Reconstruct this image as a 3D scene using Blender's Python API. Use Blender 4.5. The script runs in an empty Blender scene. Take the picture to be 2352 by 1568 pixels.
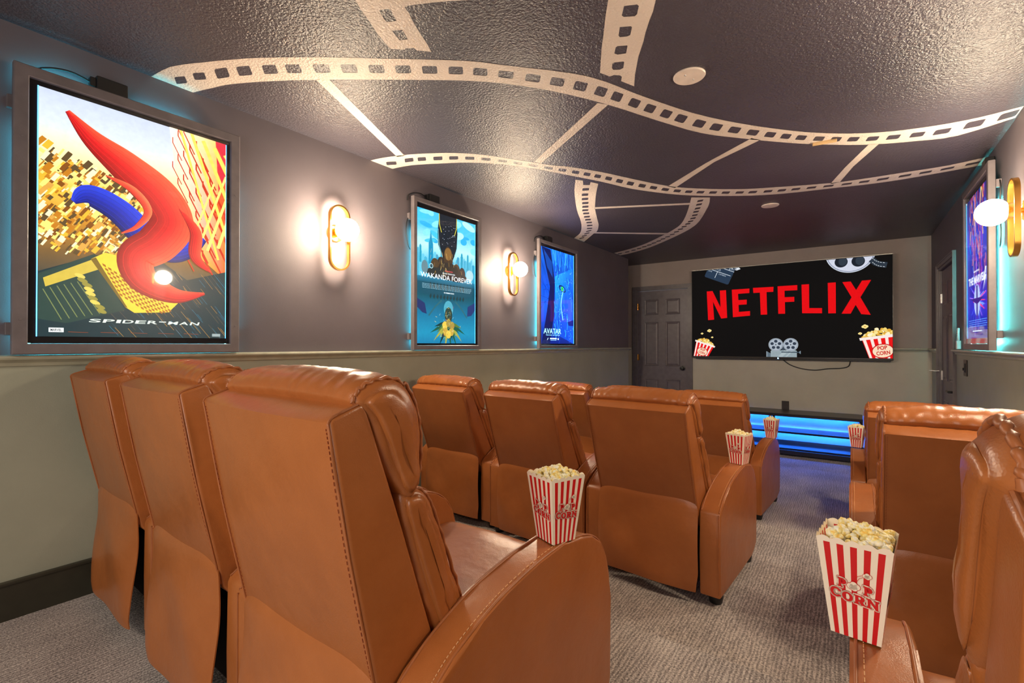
import bpy, bmesh, math, random
from mathutils import Vector, Matrix, noise
from mathutils.geometry import tessellate_polygon

SC = bpy.context.scene
COL = SC.collection
PI = math.pi

# ------------------------------------------------------------------ camera
cam_data = bpy.data.cameras.new('camera')
cam_data.sensor_width = 36.0
cam_data.lens = 36.0 * 1096.6 / 2352.0
cam_data.clip_start = 0.02
cam = bpy.data.objects.new('camera', cam_data)
COL.objects.link(cam)
cam.location = (0, 0, 1.28)
cam.rotation_euler = (PI / 2 + 0.007, 0, 0.619)
SC.camera = cam

# ------------------------------------------------------------------ world and exposure
SC.view_settings.view_transform = 'Standard'
SC.view_settings.look = 'None'
SC.view_settings.gamma = 1.0
SC.view_settings.use_curve_mapping = False
SC.view_settings.exposure = 1.75
world = bpy.data.worlds.new('world')
SC.world = world
world.use_nodes = True
world.node_tree.nodes['Background'].inputs[0].default_value = (0.8, 0.85, 1.0, 1)
world.node_tree.nodes['Background'].inputs[1].default_value = 0.15

GLOBE_STRENGTH = 84.0
GLOBE_COLOR = (1.0, 0.80, 0.56)

# room size (metres): left wall, right wall, screen wall, rear wall, ceiling
XL, XR, YB, YR, H = -2.463, 0.689, 6.704, -1.75, 2.44
YEND = 6.168          # the left wall stops here, beyond it a short passage
ZRAIL = 1.215
STEP1, STEP2 = 1.60, 3.37
Z1, Z2 = 0.30, 0.15

# unseen fill lights added behind the camera to brighten the seat backs
def area_lamp(name, loc, size, power, color, rot=(0, 0, 0)):
    d = bpy.data.lights.new(name, 'AREA')
    d.shape = 'RECTANGLE'; d.size, d.size_y = size
    d.energy = power; d.color = color
    o = bpy.data.objects.new(name, d)
    o.location = loc; o.rotation_euler = rot
    COL.objects.link(o)
    return o
area_lamp('rear_ceiling_fill', (-0.95, -1.40, H - 0.03), (0.9, 0.5), 11.0, (1.0, 0.84, 0.68))  # added soft fill under the ceiling, no fixture there
area_lamp('rear_wall_fill', (-0.4, YR + 0.03, 1.45), (1.4, 1.7), 9.0, (1.0, 0.93, 0.86), (PI / 2, 0, 0))  # added soft fill in front of the solid rear wall, no doorway there
# ------------------------------------------------------------------ helpers
def link(o, parent=None):
    COL.objects.link(o)
    if parent is not None:
        o.parent = parent
    return o

def obj(name, bm, mat, parent=None, smooth=None, me=None):
    if me is None:
        me = bpy.data.meshes.new(name)
        bm.normal_update()
        bm.to_mesh(me); bm.free()
    for m in (mat if isinstance(mat, (list, tuple)) else [mat]):
        me.materials.append(m)
    if smooth is not None:
        for p in me.polygons:
            p.use_smooth = True
        if smooth < 179:
            me.set_sharp_from_angle(angle=math.radians(smooth))
    return link(bpy.data.objects.new(name, me), parent)

def tag(o, label, cat, group=None, kind=None):
    o['label'] = label
    o['category'] = cat
    if group: o['group'] = group
    if kind: o['kind'] = kind
    return o

def thing(name, label, cat, loc=(0, 0, 0), rz=0.0, group=None):
    o = bpy.data.objects.new(name, None)
    o.empty_display_size = 0.1
    o.location = loc; o.rotation_euler = (0, 0, rz)
    COL.objects.link(o)
    return tag(o, label, cat, group)

def struct(o):
    o['kind'] = 'structure'
    return o

def copy_tree(o, parent=None):
    c = o.copy(); COL.objects.link(c)
    if parent is not None:
        c.parent = parent
    for ch in [k for k in o.children]:
        copy_tree(ch, c)
    return c

def add_box(bm, x0, x1, y0, y1, z0, z1, bev=0.0, seg=2):
    r = bmesh.ops.create_cube(bm, size=1.0)
    vs = r['verts']
    for v in vs:
        v.co = Vector(((x0 + x1) / 2 + v.co.x * (x1 - x0), (y0 + y1) / 2 + v.co.y * (y1 - y0), (z0 + z1) / 2 + v.co.z * (z1 - z0)))
    if bev > 0:
        es = list({e for v in vs for e in v.link_edges})
        bmesh.ops.bevel(bm, geom=es, offset=bev, segments=seg, affect='EDGES', profile=0.5)

def box_bm(*a, **k):
    bm = bmesh.new(); add_box(bm, *a, **k); return bm

def add_cyl(bm, p0, p1, r0, r1=None, n=24, cap=True):
    r1 = r0 if r1 is None else r1
    p0, p1 = Vector(p0), Vector(p1)
    d = (p1 - p0).normalized()
    a = d.orthogonal().normalized(); b = d.cross(a)
    A, B = [], []
    for i in range(n):
        t = 2 * PI * i / n
        v = a * math.cos(t) + b * math.sin(t)
        A.append(bm.verts.new(p0 + v * r0)); B.append(bm.verts.new(p1 + v * r1))
    for i in range(n):
        j = (i + 1) % n
        bm.faces.new((A[i], A[j], B[j], B[i]))
    if cap:
        bm.faces.new(A[::-1]); bm.faces.new(B)

def add_lathe(bm, origin, axis, prof, n=32):
    """prof: list of (distance along axis, radius)"""
    o = Vector(origin); d = Vector(axis).normalized()
    a = d.orthogonal().normalized(); b = d.cross(a)
    rings = []
    for (t, r) in prof:
        if r < 1e-6:
            rings.append([bm.verts.new(o + d * t)])
        else:
            rings.append([bm.verts.new(o + d * t + (a * math.cos(2 * PI * i / n) + b * math.sin(2 * PI * i / n)) * r) for i in range(n)])
    for A, B in zip(rings[:-1], rings[1:]):
        for i in range(n):
            j = (i + 1) % n
            if len(A) == 1 and len(B) == 1: continue
            if len(A) == 1: bm.faces.new((A[0], B[j], B[i]))
            elif len(B) == 1: bm.faces.new((A[i], A[j], B[0]))
            else: bm.faces.new((A[i], A[j], B[j], B[i]))

def add_tube(bm, pts, r, n=8, closed=False, flat=None):
    pts = [Vector(p) for p in pts]
    m = len(pts); rings = []
    prev = None
    for i, p in enumerate(pts):
        if closed: d = pts[(i + 1) % m] - pts[i - 1]
        else: d = pts[min(i + 1, m - 1)] - pts[max(i - 1, 0)]
        d.normalize()
        if flat is not None: a = (Vector(flat) - d * d.dot(Vector(flat))).normalized()
        elif prev is None: a = d.orthogonal().normalized()
        else: a = (prev - d * d.dot(prev)).normalized()
        prev = a; b = d.cross(a)
        ra, rb = (r if isinstance(r, tuple) else (r, r))
        if isinstance(r, tuple) and n == 4:
            rings.append([bm.verts.new(p + a * ra * sx + b * rb * sy) for sx, sy in ((1, 1), (-1, 1), (-1, -1), (1, -1))])
        else:
            rings.append([bm.verts.new(p + a * ra * math.cos(2 * PI * k / n) + b * rb * math.sin(2 * PI * k / n)) for k in range(n)])
    R = m if closed else m - 1
    for i in range(R):
        A, B = rings[i], rings[(i + 1) % m]
        for k in range(n):
            l = (k + 1) % n
            bm.faces.new((A[k], A[l], B[l], B[k]))
    if not closed:
        bm.faces.new(rings[0][::-1]); bm.faces.new(rings[-1])

def catmull(P, n=6, closed=False):
    P = [Vector(p) for p in P]; m = len(P); R = []
    for i in range(m if closed else m - 1):
        g = (lambda k: P[k % m]) if closed else (lambda k: P[max(0, min(m - 1, k))])
        p0, p1, p2, p3 = g(i - 1), g(i), g(i + 1), g(i + 2)
        for k in range(n):
            t = k / n
            R.append(0.5 * ((2 * p1) + (p2 - p0) * t + (2 * p0 - 5 * p1 + 4 * p2 - p3) * t * t + (3 * p1 - p0 - 3 * p2 + p3) * t ** 3))
    if not closed: R.append(P[-1])
    return R

# ------------------------------------------------------------------ materials
def nodes(name):
    m = bpy.data.materials.new(name); m.use_nodes = True
    nt = m.node_tree; b = nt.nodes['Principled BSDF']
    return m, nt, b

def N(nt, typ, **kw):
    n = nt.nodes.new(typ)
    for k, v in kw.items():
        setattr(n, k, v)
    return n

def coords(nt, scale=(1, 1, 1), kind='Object'):
    tc = N(nt, 'ShaderNodeTexCoord'); mp = N(nt, 'ShaderNodeMapping')
    mp.inputs['Scale'].default_value = scale
    nt.links.new(tc.outputs[kind], mp.inputs[0])
    return mp.outputs[0]

def noise_tex(nt, vec, scale, detail=3, rough=0.5):
    n = N(nt, 'ShaderNodeTexNoise')
    n.inputs['Scale'].default_value = scale; n.inputs['Detail'].default_value = detail; n.inputs['Roughness'].default_value = rough
    nt.links.new(vec, n.inputs['Vector'])
    return n.outputs['Fac']

def ramp(nt, fac, stops):
    r = N(nt, 'ShaderNodeValToRGB')
    e = r.color_ramp.elements
    while len(e) < len(stops): e.new(0.5)
    for k, (p, c) in enumerate(stops):
        e[k].position = p; e[k].color = (c[0], c[1], c[2], 1)
    nt.links.new(fac, r.inputs[0])
    return r.outputs[0]

def bump(nt, b, height, strength, dist, prev=None):
    n = N(nt, 'ShaderNodeBump')
    n.inputs['Strength'].default_value = strength; n.inputs['Distance'].default_value = dist
    nt.links.new(height, n.inputs['Height'])
    if prev is not None: nt.links.new(prev, n.inputs['Normal'])
    nt.links.new(n.outputs[0], b.inputs['Normal'])
    return n.outputs[0]

def plain(name, col, rough=0.5, metal=0.0, var=0.12, bmp=0.0, bscale=200, coat=0.0, spec=None):
    m, nt, b = nodes(name)
    v = coords(nt)
    f = noise_tex(nt, v, 18, 4)
    c1 = tuple(c * (1 - var) for c in col); c2 = tuple(min(1, c * (1 + var)) for c in col)
    nt.links.new(ramp(nt, f, [(0.3, c1), (0.7, c2)]), b.inputs['Base Color'])
    b.inputs['Roughness'].default_value = rough; b.inputs['Metallic'].default_value = metal
    b.inputs['Coat Weight'].default_value = coat
    if spec is not None: b.inputs['Specular IOR Level'].default_value = spec
    if bmp > 0:
        bump(nt, b, noise_tex(nt, v, bscale, 2), bmp, 0.001)
    return m

def emit(name, col, strength):
    m, nt, b = nodes(name)
    b.inputs['Base Color'].default_value = (0, 0, 0, 1)
    b.inputs['Emission Color'].default_value = (*col, 1)
    b.inputs['Emission Strength'].default_value = strength
    return m

def leather():
    m, nt, b = nodes('tan_leather')
    v = coords(nt)
    f = noise_tex(nt, v, 7, 4, 0.6)
    nt.links.new(ramp(nt, f, [(0.3, (0.345, 0.106, 0.026)), (0.7, (0.41, 0.132, 0.034))]), b.inputs['Base Color'])
    rg = N(nt, 'ShaderNodeMapRange'); rg.inputs['To Min'].default_value = 0.26; rg.inputs['To Max'].default_value = 0.40
    nt.links.new(noise_tex(nt, v, 14, 3), rg.inputs[0]); nt.links.new(rg.outputs[0], b.inputs['Roughness'])
    b.inputs['Specular IOR Level'].default_value = 0.55
    vor = N(nt, 'ShaderNodeTexVoronoi'); vor.inputs['Scale'].default_value = 420
    nt.links.new(v, vor.inputs['Vector'])
    p = bump(nt, b, vor.outputs['Distance'], 0.16, 0.001)
    bump(nt, b, noise_tex(nt, v, 9, 3, 0.55), 0.35, 0.010, p)
    return m

def wall_mat(name, zsplit, upper, lower, tex=260, strength=0.25, var=0.07):
    """two wall paints, one above and one below the chair rail"""
    m, nt, b = nodes(name)
    v = coords(nt)
    g = N(nt, 'ShaderNodeNewGeometry'); s = N(nt, 'ShaderNodeSeparateXYZ'); nt.links.new(g.outputs['Position'], s.inputs[0])
    gt = N(nt, 'ShaderNodeMath', operation='GREATER_THAN'); gt.inputs[1].default_value = zsplit
    nt.links.new(s.outputs['Z'], gt.inputs[0])
    f = noise_tex(nt, v, 3.0, 4, 0.6)
    u = ramp(nt, f, [(0.3, [c * (1 - var) for c in upper]), (0.7, [c * (1 + var) for c in upper])])
    l = ramp(nt, f, [(0.3, [c * (1 - var) for c in lower]), (0.7, [c * (1 + var) for c in lower])])
    mx = N(nt, 'ShaderNodeMix', data_type='RGBA')
    nt.links.new(gt.outputs[0], mx.inputs[0]); nt.links.new(l, mx.inputs[6]); nt.links.new(u, mx.inputs[7])
    nt.links.new(mx.outputs[2], b.inputs['Base Color'])
    b.inputs['Roughness'].default_value = 0.58
    b.inputs['Specular IOR Level'].default_value = 0.35
    bump(nt, b, noise_tex(nt, v, tex, 2), strength, 0.0015)
    return m

def ceiling_mat(name, c, rough):
    m, nt, b = nodes(name)
    v = coords(nt)
    f = noise_tex(nt, v, 2.2, 3, 0.6)
    nt.links.new(ramp(nt, f, [(0.3, [x * 0.9 for x in c]), (0.7, [x * 1.1 for x in c])]), b.inputs['Base Color'])
    b.inputs['Roughness'].default_value = rough
    b.inputs['Specular IOR Level'].default_value = 0.6
    # orange-peel texture, heavier towards the rear of the room where it was sprayed thicker
    g = noise_tex(nt, v, 110, 2, 0.5)
    bump(nt, b, g, 0.85, 0.006)
    return m

def carpet():
    m, nt, b = nodes('grey_brown_carpet')
    v = coords(nt)
    vw = coords(nt, (1, 0.16, 1))
    w = N(nt, 'ShaderNodeTexWave', wave_type='BANDS', bands_direction='X')
    w.inputs['Scale'].default_value = 24; w.inputs['Distortion'].default_value = 5.5; w.inputs['Detail'].default_value = 3; w.inputs['Detail Scale'].default_value = 2.2
    nt.links.new(vw, w.inputs['Vector'])
    sp = noise_tex(nt, v, 170, 3, 0.75)
    big = noise_tex(nt, v, 3.5, 3)
    a = N(nt, 'ShaderNodeMath', operation='MULTIPLY_ADD'); nt.links.new(w.outputs['Fac'], a.inputs[0]); a.inputs[1].default_value = 0.13; nt.links.new(sp, a.inputs[2])
    a2 = N(nt, 'ShaderNodeMath', operation='MULTIPLY_ADD'); nt.links.new(big, a2.inputs[0]); a2.inputs[1].default_value = 0.20; nt.links.new(a.outputs[0], a2.inputs[2])
    nt.links.new(ramp(nt, a2.outputs[0], [(0.46, (0.085, 0.070, 0.066)), (0.64, (0.34, 0.295, 0.275)), (0.82, (0.74, 0.67, 0.62))]), b.inputs['Base Color'])
    b.inputs['Roughness'].default_value = 0.95
    b.inputs['Specular IOR Level'].default_value = 0.1
    b.inputs['Sheen Weight'].default_value = 0.2
    bump(nt, b, a2.outputs[0], 0.9, 0.006)
    return m

def attr_emit(name, strength, base=0.25, rough=0.3, spec=0.5):
    """printed or displayed picture lit from behind; the colours are the print's own"""
    m, nt, b = nodes(name)
    a = N(nt, 'ShaderNodeAttribute'); a.attribute_name = 'Col'
    v = coords(nt)
    g = noise_tex(nt, v, 60, 3)
    mr = N(nt, 'ShaderNodeMapRange'); mr.inputs['To Min'].default_value = 0.88; mr.inputs['To Max'].default_value = 1.12
    nt.links.new(g, mr.inputs[0])
    mul = N(nt, 'ShaderNodeMix', data_type='RGBA', blend_type='MULTIPLY'); mul.inputs[0].default_value = 1
    nt.links.new(a.outputs['Color'], mul.inputs[6]); nt.links.new(mr.outputs[0], mul.inputs[7])
    nt.links.new(mul.outputs[2], b.inputs['Emission Color'])
    b.inputs['Emission Strength'].default_value = strength
    b.inputs['Base Color'].default_value = (0.006, 0.006, 0.006, 1)
    b.inputs['Roughness'].default_value = rough
    b.inputs['Specular IOR Level'].default_value = spec
    return m

def attr_paint(name, rough=0.45):
    m, nt, b = nodes(name)
    a = N(nt, 'ShaderNodeAttribute'); a.attribute_name = 'Col'
    nt.links.new(a.outputs['Color'], b.inputs['Base Color'])
    b.inputs['Roughness'].default_value = rough
    v = coords(nt)
    bump(nt, b, noise_tex(nt, v, 300, 2), 0.05, 0.001)
    return m

def acrylic():
    m = bpy.data.materials.new('clear_acrylic'); m.use_nodes = True
    nt = m.node_tree; nt.nodes.clear()
    out = N(nt, 'ShaderNodeOutputMaterial'); mix = N(nt, 'ShaderNodeMixShader')
    t = N(nt, 'ShaderNodeBsdfTransparent'); g = N(nt, 'ShaderNodeBsdfGlossy'); g.inputs['Roughness'].default_value = 0.03
    lw = N(nt, 'ShaderNodeLayerWeight'); lw.inputs['Blend'].default_value = 0.5
    pw = N(nt, 'ShaderNodeMath', operation='POWER'); pw.inputs[1].default_value = 5.0
    f = N(nt, 'ShaderNodeMath', operation='MULTIPLY_ADD'); f.inputs[1].default_value = 0.30; f.inputs[2].default_value = 0.022
    nt.links.new(lw.outputs['Facing'], pw.inputs[0]); nt.links.new(pw.outputs[0], f.inputs[0])
    nt.links.new(f.outputs[0], mix.inputs[0]); nt.links.new(t.outputs[0], mix.inputs[1]); nt.links.new(g.outputs[0], mix.inputs[2])
    nt.links.new(mix.outputs[0], out.inputs[0])
    return m

def popcorn_mat():
    m, nt, b = nodes('popped_corn')
    v = coords(nt)
    f = noise_tex(nt, v, 110, 3, 0.6)
    nt.links.new(ramp(nt, f, [(0.30, (0.90, 0.55, 0.08)), (0.45, (0.95, 0.80, 0.30)), (0.58, (0.95, 0.92, 0.75))]), b.inputs['Base Color'])
    b.inputs['Roughness'].default_value = 0.5
    b.inputs['Subsurface Weight'].default_value = 0.15
    b.inputs['Subsurface Radius'].default_value = (0.01, 0.007, 0.003)
    return m

UP = (0.130, 0.110, 0.125)
LOW = (0.35, 0.365, 0.285)
M = dict(
    leather=leather(),
    seam=plain('leather_piping', (0.36, 0.115, 0.035), 0.45),
    thread=plain('stitch_thread', (0.30, 0.07, 0.02), 0.6),
    pale_thread=plain('pale_stitch_thread', (0.75, 0.42, 0.2), 0.6),
    black=plain('black_plastic', (0.012, 0.012, 0.013), 0.4),
    black_cloth=plain('black_lining', (0.012, 0.010, 0.010), 0.9),
    wall=wall_mat('wall_paint', ZRAIL, UP, LOW, 240, 0.22),
    back=wall_mat('lightened_textured_wall_paint', ZRAIL, (0.34, 0.285, 0.265), (0.52, 0.49, 0.40), 120, 0.7),  # side-wall paints in lighter tones, standing in for missing light at the screen end
    rail=plain('sage_trim_paint', (0.36, 0.36, 0.27), 0.28, bmp=0.1),
    base=plain('dark_baseboard_paint', (0.035, 0.033, 0.022), 0.4),
    door=plain('charcoal_door_paint', (0.150, 0.130, 0.145), 0.36, bmp=0.15, bscale=120),
    trim=plain('charcoal_trim_paint', (0.145, 0.128, 0.138), 0.36),
    ceil=ceiling_mat('ceiling_paint', (0.068, 0.058, 0.074), 0.40),
    white_paint=ceiling_mat('off_white_ceiling_paint', (0.74, 0.64, 0.56), 0.5),
    carpet=carpet(),
    frame=plain('mauve_grey_frame_paint', (0.15, 0.13, 0.14), 0.38),
    brass=plain('brushed_brass', (0.70, 0.36, 0.08), 0.24, 1.0, 0.06),
    steel=plain('satin_steel', (0.7, 0.68, 0.64), 0.3, 1.0, 0.05),
    globe=emit('lit_opal_glass', GLOBE_COLOR, GLOBE_STRENGTH),
    led_blue=emit('blue_led', (0.01, 0.13, 1.0), 70),
    led_cyan=emit('cyan_led', (0.08, 0.45, 1.0), 1.6),
    led_wall=emit('cyan_backlight', (0.10, 0.80, 0.78), 110),
    led_dim=emit('dim_cyan_backlight', (0.06, 0.62, 0.80), 32),
    dot=emit('blue_power_light', (0.15, 0.5, 1.0), 25),
    print=attr_emit('backlit_print', 0.42),
    print_teal=attr_emit('backlit_teal_print', 0.42 * 1.15),
    print_blue=attr_emit('backlit_blue_print', 0.42 * 2.0),
    screen=attr_emit('screen_picture', 0.30, rough=0.5, spec=0.03),
    paper=attr_paint('printed_card'),
    acrylic=acrylic(),
    corn=popcorn_mat(),
    bezel=plain('tv_bezel', (0.03, 0.026, 0.026), 0.3, 0.5),
    stand=plain('black_stand_finish', (0.018, 0.016, 0.017), 0.3),
    gloss=plain('black_gloss_panel', (0.01, 0.01, 0.012), 0.10),
    cover=plain('ivory_cover_plate', (0.72, 0.62, 0.55), 0.4),
    tape=plain('tan_tape', (0.62, 0.42, 0.20), 0.6),
    white=plain('white_plastic', (0.72, 0.72, 0.74), 0.35),
    brown_plate=plain('dark_brown_plate', (0.035, 0.026, 0.022), 0.35),
)

# ------------------------------------------------------------------ flat coloured pictures (prints, screen, card)
def srgb(r, g, b):
    f = lambda c: (c / 255 / 12.92) if c / 255 <= 0.04045 else ((c / 255 + 0.055) / 1.055) ** 2.4
    return (f(r), f(g), f(b))

def clip_poly(pts, rect):
    x0, x1, y0, y1 = rect
    def cl(P, inside, inter):
        R = []
        for i in range(len(P)):
            a, b = P[i - 1], P[i]
            if inside(b):
                if not inside(a): R.append(inter(a, b))
                R.append(b)
            elif inside(a): R.append(inter(a, b))
        return R
    def ix(c): return lambda a, b: (c, a[1] + (b[1] - a[1]) * (c - a[0]) / (b[0] - a[0]))
    def iy(c): return lambda a, b: (a[0] + (b[0] - a[0]) * (c - a[1]) / (b[1] - a[1]), c)
    for ins, it in ((lambda p: p[0] >= x0, ix(x0)), (lambda p: p[0] <= x1, ix(x1)), (lambda p: p[1] >= y0, iy(y0)), (lambda p: p[1] <= y1, iy(y1))):
        if not pts: return pts
        pts = cl(pts, ins, it)
    return pts

_text_cache = {}
def text_tris(s, off=0.0):
    k = (s, off)
    if k not in _text_cache:
        cu = bpy.data.curves.new('txt', 'FONT'); cu.body = s; cu.offset = off
        cu.resolution_u = 4; cu.fill_mode = 'FRONT'
        o = bpy.data.objects.new('txt', cu)
        me = bpy.data.meshes.new_from_object(o)
        vs = [(v.co.x, v.co.y) for v in me.vertices]
        fs = [tuple(p.vertices) for p in me.polygons]
        bpy.data.objects.remove(o); bpy.data.curves.remove(cu); bpy.data.meshes.remove(me)
        x0 = min(v[0] for v in vs); x1 = max(v[0] for v in vs); y0 = min(v[1] for v in vs); y1 = max(v[1] for v in vs)
        vs = [((x - x0) / (x1 - x0), (y - y0) / (y1 - y0)) for x, y in vs]
        _text_cache[k] = (vs, fs)
    return _text_cache[k]

def ellipse(cx, cy, rx, ry, n=28, a=0.0):
    ca, sa = math.cos(a), math.sin(a)
    return [(cx + rx * math.cos(2 * PI * i / n) * ca - ry * math.sin(2 * PI * i / n) * sa, cy + rx * math.cos(2 * PI * i / n) * sa + ry * math.sin(2 * PI * i / n) * ca) for i in range(n)]

class Flat:
    """layers of flat coloured shapes; every new layer lies a hair above the one before"""
    def __init__(s, rect=None, lay=0.000012):
        s.v, s.f, s.c, s.rect, s.lay, s.k = [], [], [], rect, lay, 0
    def add(s, pts, col, holes=(), newlayer=True):
        if s.rect and not holes: pts = clip_poly(list(pts), s.rect)
        if len(pts) < 3: return
        if newlayer: s.k += 1
        loops = [[Vector((p[0], p[1], 0)) for p in L] for L in [pts, *holes]]
        flat = [p for L in loops for p in L]
        b = len(s.v); s.v += [(p.x, p.y, s.k * s.lay) for p in flat]
        for t in tessellate_polygon(loops):
            s.f.append(tuple(b + i for i in t)); s.c.append([col] * 3)
    def quad(s, pts, cols, newlayer=True):
        if newlayer: s.k += 1
        b = len(s.v); s.v += [(p[0], p[1], s.k * s.lay) for p in pts]
        s.f.append((b, b + 1, b + 2, b + 3)); s.c.append(cols)
    def grad(s, rows):
        x0, x1, y0, y1 = s.rect
        s.k += 1
        for (va, ca), (vb, cb) in zip(rows[:-1], rows[1:]):
            ya, yb = y0 + (y1 - y0) * va, y0 + (y1 - y0) * vb
            s.quad([(x0, ya), (x1, ya), (x1, yb), (x0, yb)], [ca, ca, cb, cb], False)
    def line(s, pts, w, col, newlayer=True):
        if newlayer: s.k += 1
        for a, b in zip(pts[:-1], pts[1:]):
            d = Vector((b[0] - a[0], b[1] - a[1])); 
            if d.length < 1e-9: continue
            n = Vector((-d.y, d.x)).normalized() * w / 2; e = d.normalized() * w * 0.2
            s.add([(a[0] + n.x - e.x, a[1] + n.y - e.y), (b[0] + n.x + e.x, b[1] + n.y + e.y), (b[0] - n.x + e.x, b[1] - n.y + e.y), (a[0] - n.x - e.x, a[1] - n.y - e.y)], col, newlayer=False)
    def text(s, t, x, y, w, h, col, off=0.0, a=0.0, shear=0.0):
        s.k += 1
        vs, fs = text_tris(t, off); b = len(s.v); ca, sa = math.cos(a), math.sin(a)
        for u, v in vs:
            px, py = u * w + shear * v * h, v * h
            qx, qy = x + px * ca - py * sa, y + px * sa + py * ca
            if s.rect: qx = min(max(qx, s.rect[0]), s.rect[1]); qy = min(max(qy, s.rect[2]), s.rect[3])
            s.v.append((qx, qy, s.k * s.lay))
        for f in fs:
            s.f.append(tuple(b + i for i in f)); s.c.append([col] * len(f))
    def rescale(s):
        s.v = [(x, y, round(z / 0.000012) * s.lay) for x, y, z in s.v]
    def build(s, name, fn, mat, parent=None):
        me = bpy.data.meshes.new(name)
        me.from_pydata([fn(*p) for p in s.v], [], s.f)
        ca = me.color_attributes.new('Col', 'FLOAT_COLOR', 'CORNER')
        i = 0
        for f, cc in zip(s.f, s.c):
            for c in cc:
                ca.data[i].color = (c[0], c[1], c[2], 1); i += 1
        me.materials.append(mat)
        return link(bpy.data.objects.new(name, me), parent)

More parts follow.
